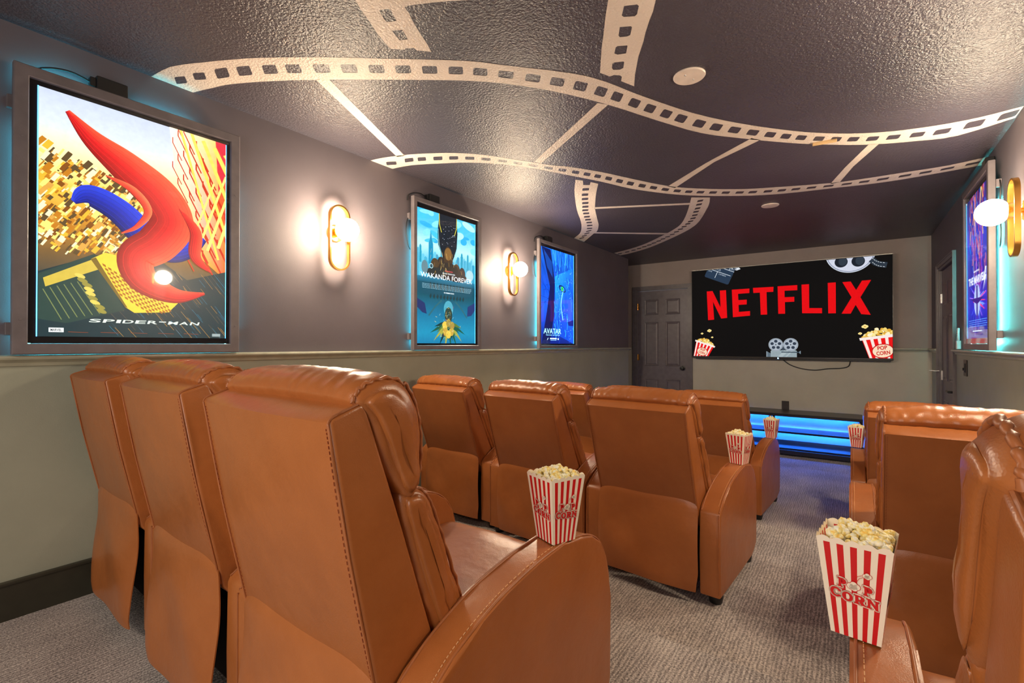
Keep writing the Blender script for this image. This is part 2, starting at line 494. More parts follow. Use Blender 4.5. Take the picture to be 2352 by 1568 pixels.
# outlines of the painted film strips (metres on the ceiling) and of the screen letters (metres on the screen)
STRIPS = [
([(-2.468,0.769),(-2.426,0.773),(-2.367,0.779),(-2.311,0.789),(-2.263,0.807),(-2.217,0.828),(-2.172,0.851),(-2.127,0.873),(-2.082,0.896),(-2.04,0.919),(-2.005,0.937),(-1.973,0.956),(-1.931,0.982),(-1.871,1.022),(-1.801,1.071),(-1.733,1.119),(-1.671,1.166),(-1.61,1.213),(-1.546,1.264),(-1.47,1.322),(-1.39,1.384),(-1.325,1.435),(-1.287,1.467),(-1.264,1.488),(-1.242,1.509),(-1.223,1.529),(-1.205,1.549),(-1.173,1.585),(-1.112,1.649),(-1.035,1.73),(-0.97,1.804),(-0.93,1.857),(-0.904,1.902),(-0.878,1.952),(-0.853,2.01),(-0.828,2.075),(-0.796,2.15),(-0.752,2.246),(-0.7,2.356),(-0.645,2.463),(-0.59,2.555),(-0.534,2.639),(-0.473,2.724),(-0.403,2.814),(-0.328,2.904),(-0.259,2.982),(-0.203,3.041),(-0.154,3.086),(-0.107,3.127),(-0.061,3.164),(-0.017,3.197),(0.03,3.227),(0.078,3.255),(0.129,3.281),(0.183,3.304),(0.243,3.324),(0.305,3.34),(0.366,3.352),(0.424,3.359),(0.48,3.361),(0.534,3.359),(0.592,3.349),(0.647,3.334),(0.684,3.324),(0.683,3.471),(0.633,3.504),(0.557,3.55),(0.482,3.583),(0.424,3.585),(0.372,3.569),(0.313,3.545),(0.238,3.518),(0.156,3.483),(0.072,3.439),(-0.012,3.383),(-0.097,3.319),(-0.174,3.256),(-0.24,3.198),(-0.299,3.141),(-0.354,3.085),(-0.407,3.03),(-0.456,2.977),(-0.507,2.919),(-0.561,2.859),(-0.616,2.796),(-0.669,2.723),(-0.719,2.637),(-0.765,2.544),(-0.813,2.446),(-0.862,2.34),(-0.911,2.232),(-0.96,2.132),(-1.008,2.044),(-1.056,1.963),(-1.105,1.888),(-1.154,1.819),(-1.204,1.755),(-1.256,1.696),(-1.304,1.647),(-1.355,1.601),(-1.426,1.544),(-1.537,1.461),(-1.667,1.366),(-1.773,1.289),(-1.834,1.246),(-1.871,1.221),(-1.908,1.197),(-1.952,1.167),(-1.997,1.137),(-2.047,1.107),(-2.107,1.071),(-2.173,1.035),(-2.231,1.005),(-2.273,0.987),(-2.307,0.976),(-2.342,0.966),(-2.389,0.951),(-2.439,0.937),(-2.474,0.927)],[[(-2.382,0.875),(-2.391,0.879),(-2.401,0.878),(-2.44,0.859),(-2.437,0.855),(-2.4,0.835),(-2.391,0.831),(-2.381,0.832),(-2.344,0.851),(-2.347,0.855)],[(-2.281,0.911),(-2.29,0.915),(-2.299,0.914),(-2.337,0.892),(-2.334,0.887),(-2.3,0.867),(-2.291,0.864),(-2.282,0.865),(-2.245,0.886),(-2.248,0.891)],[(-2.173,0.959),(-2.185,0.965),(-2.197,0.966),(-2.246,0.945),(-2.242,0.94),(-2.198,0.911),(-2.186,0.906),(-2.175,0.905),(-2.128,0.925),(-2.131,0.93)],[(-2.079,1.008),(-2.089,1.014),(-2.1,1.014),(-2.145,0.99),(-2.142,0.984),(-2.102,0.955),(-2.092,0.95),(-2.081,0.951),(-2.038,0.974),(-2.041,0.979)],[(-1.981,1.068),(-1.99,1.073),(-2,1.073),(-2.043,1.046),(-2.04,1.04),(-2.003,1.012),(-1.994,1.007),(-1.984,1.007),(-1.943,1.033),(-1.946,1.038)],[(-1.894,1.124),(-1.903,1.129),(-1.913,1.129),(-1.955,1.1),(-1.953,1.094),(-1.92,1.065),(-1.911,1.06),(-1.901,1.061),(-1.86,1.089),(-1.862,1.095)],[(-1.793,1.194),(-1.801,1.199),(-1.811,1.198),(-1.856,1.167),(-1.854,1.161),(-1.824,1.131),(-1.815,1.126),(-1.805,1.127),(-1.762,1.157),(-1.764,1.163)],[(-1.7,1.261),(-1.708,1.267),(-1.718,1.265),(-1.76,1.234),(-1.758,1.227),(-1.73,1.198),(-1.722,1.193),(-1.713,1.194),(-1.671,1.225),(-1.673,1.231)],[(-1.609,1.329),(-1.617,1.335),(-1.626,1.334),(-1.667,1.302),(-1.666,1.296),(-1.638,1.267),(-1.631,1.262),(-1.622,1.263),(-1.581,1.294),(-1.583,1.3)],[(-1.52,1.396),(-1.527,1.401),(-1.536,1.4),(-1.577,1.369),(-1.576,1.363),(-1.55,1.334),(-1.542,1.329),(-1.534,1.33),(-1.494,1.36),(-1.495,1.366)],[(-1.431,1.463),(-1.439,1.469),(-1.447,1.467),(-1.488,1.436),(-1.486,1.43),(-1.461,1.401),(-1.454,1.396),(-1.445,1.398),(-1.406,1.428),(-1.407,1.434)],[(-1.346,1.531),(-1.353,1.536),(-1.361,1.535),(-1.399,1.504),(-1.398,1.497),(-1.373,1.469),(-1.366,1.464),(-1.358,1.465),(-1.321,1.495),(-1.322,1.501)],[(-1.269,1.6),(-1.276,1.605),(-1.284,1.603),(-1.32,1.569),(-1.318,1.563),(-1.294,1.535),(-1.288,1.53),(-1.28,1.532),(-1.245,1.565),(-1.247,1.571)],[(-1.192,1.683),(-1.199,1.687),(-1.207,1.685),(-1.242,1.645),(-1.241,1.639),(-1.218,1.612),(-1.212,1.607),(-1.204,1.61),(-1.169,1.648),(-1.17,1.655)],[(-1.114,1.774),(-1.121,1.779),(-1.128,1.777),(-1.163,1.736),(-1.162,1.729),(-1.137,1.7),(-1.13,1.695),(-1.123,1.697),(-1.088,1.737),(-1.09,1.744)],[(-1.045,1.863),(-1.053,1.869),(-1.061,1.867),(-1.092,1.825),(-1.09,1.818),(-1.062,1.785),(-1.055,1.78),(-1.048,1.782),(-1.017,1.822),(-1.019,1.829)],[(-0.983,1.957),(-0.991,1.964),(-0.998,1.962),(-1.026,1.919),(-1.023,1.911),(-0.993,1.874),(-0.985,1.868),(-0.978,1.87),(-0.95,1.911),(-0.953,1.919)],[(-0.931,2.052),(-0.939,2.059),(-0.946,2.058),(-0.968,2.015),(-0.965,2.006),(-0.933,1.968),(-0.926,1.962),(-0.919,1.963),(-0.897,2.004),(-0.9,2.012)],[(-0.891,2.139),(-0.899,2.146),(-0.905,2.144),(-0.925,2.1),(-0.921,2.092),(-0.89,2.053),(-0.883,2.047),(-0.877,2.048),(-0.857,2.091),(-0.861,2.099)],[(-0.846,2.244),(-0.853,2.251),(-0.86,2.249),(-0.879,2.202),(-0.876,2.193),(-0.846,2.155),(-0.839,2.149),(-0.833,2.151),(-0.813,2.196),(-0.816,2.205)],[(-0.802,2.339),(-0.81,2.346),(-0.816,2.344),(-0.837,2.299),(-0.834,2.29),(-0.804,2.251),(-0.797,2.245),(-0.791,2.247),(-0.77,2.29),(-0.773,2.299)],[(-0.755,2.44),(-0.762,2.447),(-0.769,2.445),(-0.79,2.4),(-0.787,2.391),(-0.757,2.351),(-0.75,2.344),(-0.744,2.346),(-0.723,2.39),(-0.725,2.399)],[(-0.706,2.536),(-0.714,2.544),(-0.721,2.541),(-0.745,2.493),(-0.742,2.483),(-0.713,2.442),(-0.706,2.435),(-0.699,2.438),(-0.675,2.484),(-0.678,2.493)],[(-0.642,2.65),(-0.649,2.658),(-0.656,2.656),(-0.685,2.607),(-0.683,2.598),(-0.655,2.554),(-0.647,2.547),(-0.64,2.549),(-0.612,2.596),(-0.614,2.605)],[(-0.576,2.741),(-0.583,2.749),(-0.59,2.748),(-0.622,2.705),(-0.62,2.696),(-0.594,2.652),(-0.587,2.645),(-0.58,2.646),(-0.549,2.687),(-0.551,2.696)],[(-0.5,2.833),(-0.507,2.841),(-0.514,2.84),(-0.548,2.797),(-0.547,2.788),(-0.525,2.746),(-0.518,2.739),(-0.511,2.74),(-0.478,2.782),(-0.479,2.791)],[(-0.424,2.924),(-0.43,2.931),(-0.437,2.93),(-0.471,2.889),(-0.47,2.88),(-0.451,2.839),(-0.445,2.832),(-0.438,2.834),(-0.404,2.873),(-0.405,2.882)],[(-0.35,3.005),(-0.355,3.013),(-0.362,3.012),(-0.395,2.975),(-0.394,2.967),(-0.377,2.927),(-0.372,2.92),(-0.365,2.921),(-0.333,2.956),(-0.333,2.964)],[(-0.282,3.077),(-0.287,3.085),(-0.293,3.084),(-0.324,3.051),(-0.324,3.043),(-0.309,3.003),(-0.304,2.996),(-0.298,2.997),(-0.267,3.029),(-0.267,3.037)],[(-0.212,3.146),(-0.217,3.154),(-0.223,3.153),(-0.257,3.12),(-0.257,3.112),(-0.243,3.073),(-0.239,3.066),(-0.233,3.066),(-0.199,3.099),(-0.199,3.107)],[(-0.13,3.218),(-0.134,3.225),(-0.14,3.225),(-0.177,3.194),(-0.177,3.187),(-0.165,3.148),(-0.161,3.141),(-0.154,3.141),(-0.118,3.171),(-0.118,3.178)],[(-0.052,3.28),(-0.055,3.287),(-0.062,3.288),(-0.098,3.259),(-0.099,3.252),(-0.088,3.213),(-0.084,3.205),(-0.077,3.205),(-0.042,3.233),(-0.041,3.24)],[(0.03,3.336),(0.027,3.344),(0.02,3.345),(-0.019,3.32),(-0.02,3.312),(-0.01,3.272),(-0.006,3.264),(0.001,3.263),(0.039,3.288),(0.04,3.296)],[(0.121,3.387),(0.117,3.396),(0.11,3.397),(0.068,3.376),(0.067,3.368),(0.076,3.326),(0.079,3.318),(0.086,3.317),(0.127,3.338),(0.129,3.345)],[(0.218,3.429),(0.214,3.438),(0.207,3.44),(0.161,3.422),(0.159,3.415),(0.167,3.372),(0.171,3.363),(0.178,3.361),(0.223,3.379),(0.225,3.386)],[(0.325,3.465),(0.322,3.474),(0.315,3.477),(0.266,3.462),(0.264,3.454),(0.27,3.408),(0.274,3.399),(0.281,3.396),(0.329,3.412),(0.331,3.419)],[(0.435,3.491),(0.432,3.502),(0.424,3.506),(0.369,3.498),(0.366,3.489),(0.372,3.439),(0.375,3.428),(0.383,3.424),(0.437,3.433),(0.439,3.441)],[(0.562,3.471),(0.559,3.485),(0.551,3.492),(0.492,3.494),(0.489,3.485),(0.493,3.421),(0.497,3.407),(0.505,3.4),(0.562,3.399),(0.565,3.408)],[(0.679,3.423),(0.677,3.438),(0.669,3.447),(0.617,3.468),(0.614,3.46),(0.615,3.399),(0.618,3.384),(0.625,3.375),(0.676,3.357),(0.679,3.365)]]),
([(-2.475,1.922),(-2.448,1.925),(-2.411,1.93),(-2.368,1.938),(-2.322,1.952),(-2.271,1.969),(-2.223,1.988),(-2.18,2.006),(-2.139,2.026),(-2.095,2.05),(-2.046,2.079),(-1.994,2.112),(-1.945,2.149),(-1.901,2.188),(-1.86,2.23),(-1.82,2.279),(-1.778,2.337),(-1.737,2.402),(-1.695,2.469),(-1.649,2.54),(-1.602,2.613),(-1.563,2.67),(-1.541,2.695),(-1.528,2.704),(-1.506,2.729),(-1.465,2.791),(-1.414,2.872),(-1.365,2.955),(-1.327,3.03),(-1.291,3.107),(-1.251,3.191),(-1.201,3.291),(-1.146,3.4),(-1.089,3.497),(-1.037,3.568),(-0.986,3.623),(-0.927,3.678),(-0.855,3.741),(-0.776,3.804),(-0.701,3.857),(-0.643,3.894),(-0.589,3.922),(-0.512,3.956),(-0.388,4.007),(-0.244,4.063),(-0.123,4.105),(-0.046,4.124),(0.01,4.129),(0.071,4.133),(0.145,4.137),(0.222,4.138),(0.297,4.139),(0.369,4.143),(0.438,4.146),(0.504,4.143),(0.573,4.129),(0.639,4.109),(0.683,4.095),(0.686,4.264),(0.608,4.275),(0.493,4.29),(0.383,4.302),(0.301,4.307),(0.228,4.307),(0.154,4.302),(0.076,4.291),(-0.003,4.274),(-0.093,4.254),(-0.204,4.233),(-0.329,4.209),(-0.446,4.178),(-0.543,4.14),(-0.631,4.095),(-0.717,4.044),(-0.806,3.985),(-0.894,3.92),(-0.972,3.856),(-1.035,3.799),(-1.089,3.743),(-1.145,3.675),(-1.209,3.588),(-1.274,3.492),(-1.331,3.396),(-1.372,3.309),(-1.406,3.223),(-1.446,3.129),(-1.503,3.014),(-1.566,2.893),(-1.616,2.796),(-1.644,2.739),(-1.661,2.702),(-1.686,2.658),(-1.725,2.594),(-1.772,2.524),(-1.821,2.459),(-1.873,2.404),(-1.928,2.353),(-1.982,2.309),(-2.032,2.274),(-2.082,2.246),(-2.134,2.218),(-2.191,2.186),(-2.252,2.155),(-2.31,2.129),(-2.372,2.112),(-2.433,2.102),(-2.477,2.095)],[[(-2.373,2.057),(-2.381,2.062),(-2.391,2.061),(-2.438,2.036),(-2.437,2.03),(-2.411,2.003),(-2.403,1.999),(-2.393,1.999),(-2.346,2.025),(-2.347,2.03)],[(-2.244,2.082),(-2.252,2.088),(-2.262,2.089),(-2.308,2.073),(-2.306,2.067),(-2.277,2.037),(-2.269,2.031),(-2.259,2.03),(-2.214,2.047),(-2.216,2.052)],[(-2.17,2.119),(-2.178,2.124),(-2.186,2.125),(-2.224,2.105),(-2.223,2.099),(-2.195,2.07),(-2.188,2.065),(-2.179,2.064),(-2.142,2.084),(-2.144,2.089)],[(-2.08,2.171),(-2.087,2.176),(-2.096,2.176),(-2.136,2.153),(-2.134,2.147),(-2.108,2.118),(-2.101,2.113),(-2.092,2.113),(-2.053,2.136),(-2.054,2.142)],[(-1.995,2.223),(-2.002,2.228),(-2.01,2.228),(-2.048,2.203),(-2.047,2.197),(-2.023,2.17),(-2.016,2.165),(-2.008,2.165),(-1.971,2.19),(-1.972,2.196)],[(-1.917,2.286),(-1.923,2.291),(-1.931,2.289),(-1.965,2.259),(-1.964,2.253),(-1.943,2.228),(-1.937,2.224),(-1.93,2.226),(-1.896,2.256),(-1.897,2.261)],[(-1.846,2.359),(-1.852,2.363),(-1.859,2.36),(-1.89,2.325),(-1.89,2.32),(-1.871,2.297),(-1.865,2.293),(-1.859,2.296),(-1.827,2.331),(-1.828,2.336)],[(-1.78,2.443),(-1.785,2.446),(-1.791,2.442),(-1.819,2.403),(-1.819,2.398),(-1.803,2.378),(-1.798,2.376),(-1.792,2.379),(-1.764,2.418),(-1.764,2.423)],[(-1.722,2.529),(-1.726,2.532),(-1.731,2.528),(-1.758,2.487),(-1.757,2.482),(-1.743,2.464),(-1.739,2.461),(-1.733,2.465),(-1.707,2.506),(-1.707,2.511)],[(-1.663,2.622),(-1.667,2.624),(-1.673,2.62),(-1.699,2.578),(-1.699,2.572),(-1.685,2.554),(-1.68,2.551),(-1.675,2.555),(-1.648,2.597),(-1.649,2.602)],[(-1.608,2.719),(-1.612,2.722),(-1.618,2.718),(-1.642,2.674),(-1.641,2.668),(-1.626,2.647),(-1.621,2.645),(-1.616,2.648),(-1.591,2.692),(-1.592,2.697)],[(-1.552,2.802),(-1.558,2.806),(-1.564,2.804),(-1.59,2.768),(-1.589,2.762),(-1.569,2.735),(-1.564,2.731),(-1.558,2.733),(-1.532,2.769),(-1.533,2.775)],[(-1.503,2.89),(-1.509,2.895),(-1.515,2.893),(-1.537,2.855),(-1.535,2.848),(-1.513,2.817),(-1.508,2.812),(-1.502,2.815),(-1.48,2.852),(-1.482,2.859)],[(-1.459,2.969),(-1.465,2.975),(-1.471,2.973),(-1.491,2.937),(-1.489,2.93),(-1.466,2.897),(-1.46,2.892),(-1.455,2.893),(-1.435,2.929),(-1.437,2.936)],[(-1.418,3.048),(-1.424,3.054),(-1.429,3.053),(-1.449,3.016),(-1.447,3.008),(-1.423,2.974),(-1.417,2.968),(-1.411,2.969),(-1.392,3.005),(-1.394,3.012)],[(-1.376,3.137),(-1.383,3.144),(-1.388,3.142),(-1.407,3.101),(-1.405,3.093),(-1.38,3.055),(-1.374,3.049),(-1.368,3.051),(-1.349,3.091),(-1.352,3.099)],[(-1.336,3.233),(-1.342,3.241),(-1.348,3.239),(-1.367,3.195),(-1.364,3.186),(-1.338,3.146),(-1.332,3.14),(-1.326,3.141),(-1.308,3.184),(-1.31,3.193)],[(-1.291,3.327),(-1.297,3.335),(-1.303,3.333),(-1.325,3.289),(-1.323,3.281),(-1.296,3.239),(-1.29,3.232),(-1.284,3.234),(-1.262,3.277),(-1.265,3.285)],[(-1.237,3.422),(-1.244,3.43),(-1.25,3.428),(-1.274,3.385),(-1.271,3.376),(-1.247,3.336),(-1.24,3.329),(-1.234,3.331),(-1.21,3.373),(-1.213,3.381)],[(-1.183,3.512),(-1.189,3.519),(-1.195,3.517),(-1.22,3.474),(-1.218,3.466),(-1.196,3.428),(-1.19,3.421),(-1.184,3.423),(-1.159,3.465),(-1.161,3.473)],[(-1.123,3.601),(-1.129,3.607),(-1.135,3.605),(-1.162,3.564),(-1.161,3.556),(-1.14,3.52),(-1.134,3.514),(-1.128,3.516),(-1.101,3.557),(-1.102,3.565)],[(-1.058,3.682),(-1.064,3.688),(-1.07,3.687),(-1.1,3.651),(-1.098,3.644),(-1.079,3.609),(-1.073,3.603),(-1.067,3.604),(-1.038,3.639),(-1.039,3.647)],[(-0.991,3.748),(-0.996,3.755),(-1.003,3.755),(-1.034,3.724),(-1.033,3.717),(-1.015,3.682),(-1.009,3.676),(-1.003,3.676),(-0.972,3.706),(-0.973,3.713)],[(-0.92,3.811),(-0.925,3.817),(-0.932,3.817),(-0.965,3.788),(-0.965,3.781),(-0.947,3.746),(-0.942,3.74),(-0.935,3.74),(-0.902,3.768),(-0.902,3.775)],[(-0.842,3.873),(-0.847,3.88),(-0.854,3.88),(-0.89,3.852),(-0.89,3.845),(-0.873,3.81),(-0.868,3.803),(-0.861,3.803),(-0.826,3.83),(-0.826,3.837)],[(-0.762,3.932),(-0.767,3.939),(-0.774,3.939),(-0.812,3.912),(-0.812,3.905),(-0.797,3.869),(-0.792,3.863),(-0.784,3.863),(-0.747,3.889),(-0.747,3.896)],[(-0.674,3.989),(-0.679,3.996),(-0.686,3.996),(-0.725,3.972),(-0.725,3.965),(-0.711,3.929),(-0.706,3.923),(-0.699,3.922),(-0.66,3.946),(-0.66,3.953)],[(-0.589,4.034),(-0.594,4.042),(-0.602,4.043),(-0.643,4.022),(-0.644,4.015),(-0.63,3.979),(-0.625,3.971),(-0.618,3.971),(-0.577,3.991),(-0.576,3.998)],[(-0.491,4.078),(-0.496,4.085),(-0.503,4.087),(-0.546,4.07),(-0.547,4.063),(-0.534,4.025),(-0.529,4.018),(-0.522,4.016),(-0.48,4.034),(-0.479,4.04)],[(-0.404,4.111),(-0.408,4.118),(-0.415,4.121),(-0.456,4.106),(-0.457,4.1),(-0.445,4.062),(-0.44,4.055),(-0.433,4.053),(-0.393,4.067),(-0.393,4.073)],[(-0.314,4.138),(-0.318,4.146),(-0.325,4.148),(-0.368,4.134),(-0.369,4.128),(-0.359,4.093),(-0.355,4.085),(-0.348,4.083),(-0.306,4.097),(-0.305,4.103)],[(-0.214,4.165),(-0.218,4.172),(-0.225,4.174),(-0.271,4.161),(-0.273,4.156),(-0.265,4.123),(-0.261,4.117),(-0.253,4.115),(-0.208,4.128),(-0.206,4.133)],[(-0.108,4.192),(-0.112,4.198),(-0.119,4.2),(-0.168,4.187),(-0.17,4.182),(-0.163,4.153),(-0.16,4.147),(-0.152,4.145),(-0.104,4.158),(-0.102,4.163)],[(0.001,4.213),(-0.002,4.219),(-0.01,4.221),(-0.058,4.213),(-0.06,4.209),(-0.054,4.179),(-0.051,4.173),(-0.043,4.171),(0.004,4.179),(0.006,4.184)],[(0.102,4.227),(0.099,4.234),(0.092,4.237),(0.044,4.231),(0.042,4.226),(0.047,4.194),(0.051,4.187),(0.058,4.184),(0.105,4.19),(0.107,4.195)],[(0.21,4.234),(0.207,4.242),(0.199,4.245),(0.148,4.243),(0.145,4.238),(0.15,4.204),(0.153,4.196),(0.161,4.193),(0.212,4.195),(0.215,4.2)],[(0.33,4.235),(0.327,4.243),(0.32,4.246),(0.268,4.247),(0.265,4.242),(0.269,4.207),(0.272,4.2),(0.28,4.196),(0.331,4.196),(0.334,4.201)],[(0.437,4.232),(0.434,4.239),(0.427,4.243),(0.377,4.244),(0.374,4.24),(0.377,4.208),(0.38,4.201),(0.387,4.198),(0.436,4.196),(0.439,4.201)],[(0.547,4.221),(0.544,4.228),(0.537,4.232),(0.484,4.239),(0.481,4.235),(0.483,4.206),(0.486,4.199),(0.493,4.195),(0.545,4.188),(0.548,4.192)],[(0.666,4.196),(0.664,4.203),(0.656,4.209),(0.603,4.221),(0.6,4.217),(0.601,4.185),(0.603,4.177),(0.611,4.172),(0.663,4.161),(0.666,4.165)]]),
([(-1.578,2.983),(-1.604,3.028),(-1.643,3.094),(-1.682,3.164),(-1.717,3.23),(-1.752,3.299),(-1.789,3.376),(-1.831,3.462),(-1.877,3.559),(-1.924,3.664),(-1.975,3.784),(-2.027,3.917),(-2.079,4.039),(-2.125,4.14),(-2.169,4.226),(-2.209,4.301),(-2.245,4.363),(-2.277,4.413),(-2.314,4.462),(-2.364,4.518),(-2.419,4.573),(-2.459,4.613),(-2.456,4.844),(-2.378,4.756),(-2.274,4.638),(-2.194,4.547),(-2.154,4.507),(-2.132,4.486),(-2.106,4.451),(-2.068,4.387),(-2.028,4.312),(-1.991,4.238),(-1.963,4.172),(-1.937,4.106),(-1.908,4.031),(-1.871,3.94),(-1.832,3.842),(-1.796,3.755),(-1.765,3.686),(-1.735,3.624),(-1.702,3.559),(-1.665,3.485),(-1.626,3.409),(-1.588,3.337),(-1.548,3.266),(-1.51,3.199),(-1.484,3.154),(-1.513,3.089),(-1.546,3.143),(-1.585,3.115),(-1.544,3.029)],[[(-1.599,3.238),(-1.605,3.245),(-1.612,3.246),(-1.648,3.228),(-1.647,3.222),(-1.628,3.188),(-1.622,3.181),(-1.615,3.18),(-1.58,3.197),(-1.581,3.203)],[(-1.661,3.349),(-1.666,3.356),(-1.674,3.358),(-1.71,3.34),(-1.709,3.334),(-1.69,3.299),(-1.684,3.292),(-1.677,3.29),(-1.641,3.308),(-1.642,3.314)],[(-1.71,3.447),(-1.716,3.454),(-1.723,3.456),(-1.76,3.438),(-1.759,3.431),(-1.74,3.396),(-1.734,3.389),(-1.727,3.388),(-1.691,3.405),(-1.691,3.412)],[(-1.757,3.547),(-1.763,3.554),(-1.77,3.556),(-1.808,3.538),(-1.807,3.532),(-1.788,3.496),(-1.782,3.489),(-1.774,3.488),(-1.738,3.506),(-1.738,3.512)],[(-1.804,3.642),(-1.81,3.649),(-1.818,3.65),(-1.855,3.632),(-1.855,3.626),(-1.835,3.591),(-1.83,3.584),(-1.822,3.583),(-1.785,3.6),(-1.786,3.606)],[(-1.852,3.735),(-1.858,3.742),(-1.865,3.743),(-1.903,3.725),(-1.902,3.719),(-1.883,3.684),(-1.878,3.677),(-1.87,3.676),(-1.833,3.694),(-1.833,3.7)],[(-1.89,3.829),(-1.896,3.836),(-1.904,3.837),(-1.942,3.82),(-1.941,3.813),(-1.923,3.779),(-1.917,3.772),(-1.91,3.771),(-1.872,3.789),(-1.872,3.795)],[(-1.934,3.932),(-1.939,3.939),(-1.947,3.94),(-1.985,3.922),(-1.985,3.916),(-1.967,3.883),(-1.961,3.876),(-1.954,3.875),(-1.916,3.892),(-1.916,3.898)],[(-1.972,4.03),(-1.977,4.036),(-1.985,4.037),(-2.023,4.02),(-2.023,4.014),(-2.006,3.982),(-2,3.975),(-1.993,3.974),(-1.955,3.991),(-1.955,3.997)],[(-2.008,4.128),(-2.014,4.134),(-2.021,4.135),(-2.059,4.118),(-2.059,4.112),(-2.043,4.081),(-2.037,4.075),(-2.03,4.074),(-1.992,4.091),(-1.992,4.096)],[(-2.054,4.232),(-2.059,4.238),(-2.066,4.239),(-2.105,4.222),(-2.105,4.216),(-2.089,4.186),(-2.084,4.18),(-2.077,4.18),(-2.039,4.196),(-2.038,4.202)],[(-2.108,4.338),(-2.113,4.343),(-2.12,4.344),(-2.159,4.327),(-2.159,4.322),(-2.144,4.293),(-2.139,4.288),(-2.132,4.287),(-2.093,4.304),(-2.093,4.309)],[(-2.151,4.407),(-2.156,4.414),(-2.166,4.419),(-2.221,4.435),(-2.223,4.432),(-2.208,4.405),(-2.203,4.399),(-2.193,4.393),(-2.139,4.378),(-2.137,4.381)],[(-2.215,4.493),(-2.22,4.5),(-2.23,4.505),(-2.286,4.522),(-2.287,4.519),(-2.272,4.491),(-2.266,4.484),(-2.256,4.478),(-2.201,4.462),(-2.2,4.465)],[(-2.285,4.575),(-2.291,4.582),(-2.301,4.588),(-2.357,4.605),(-2.358,4.602),(-2.342,4.573),(-2.336,4.566),(-2.327,4.56),(-2.271,4.543),(-2.27,4.546)],[(-2.358,4.657),(-2.364,4.664),(-2.374,4.67),(-2.431,4.689),(-2.432,4.685),(-2.415,4.655),(-2.409,4.648),(-2.399,4.642),(-2.343,4.624),(-2.342,4.627)]]),
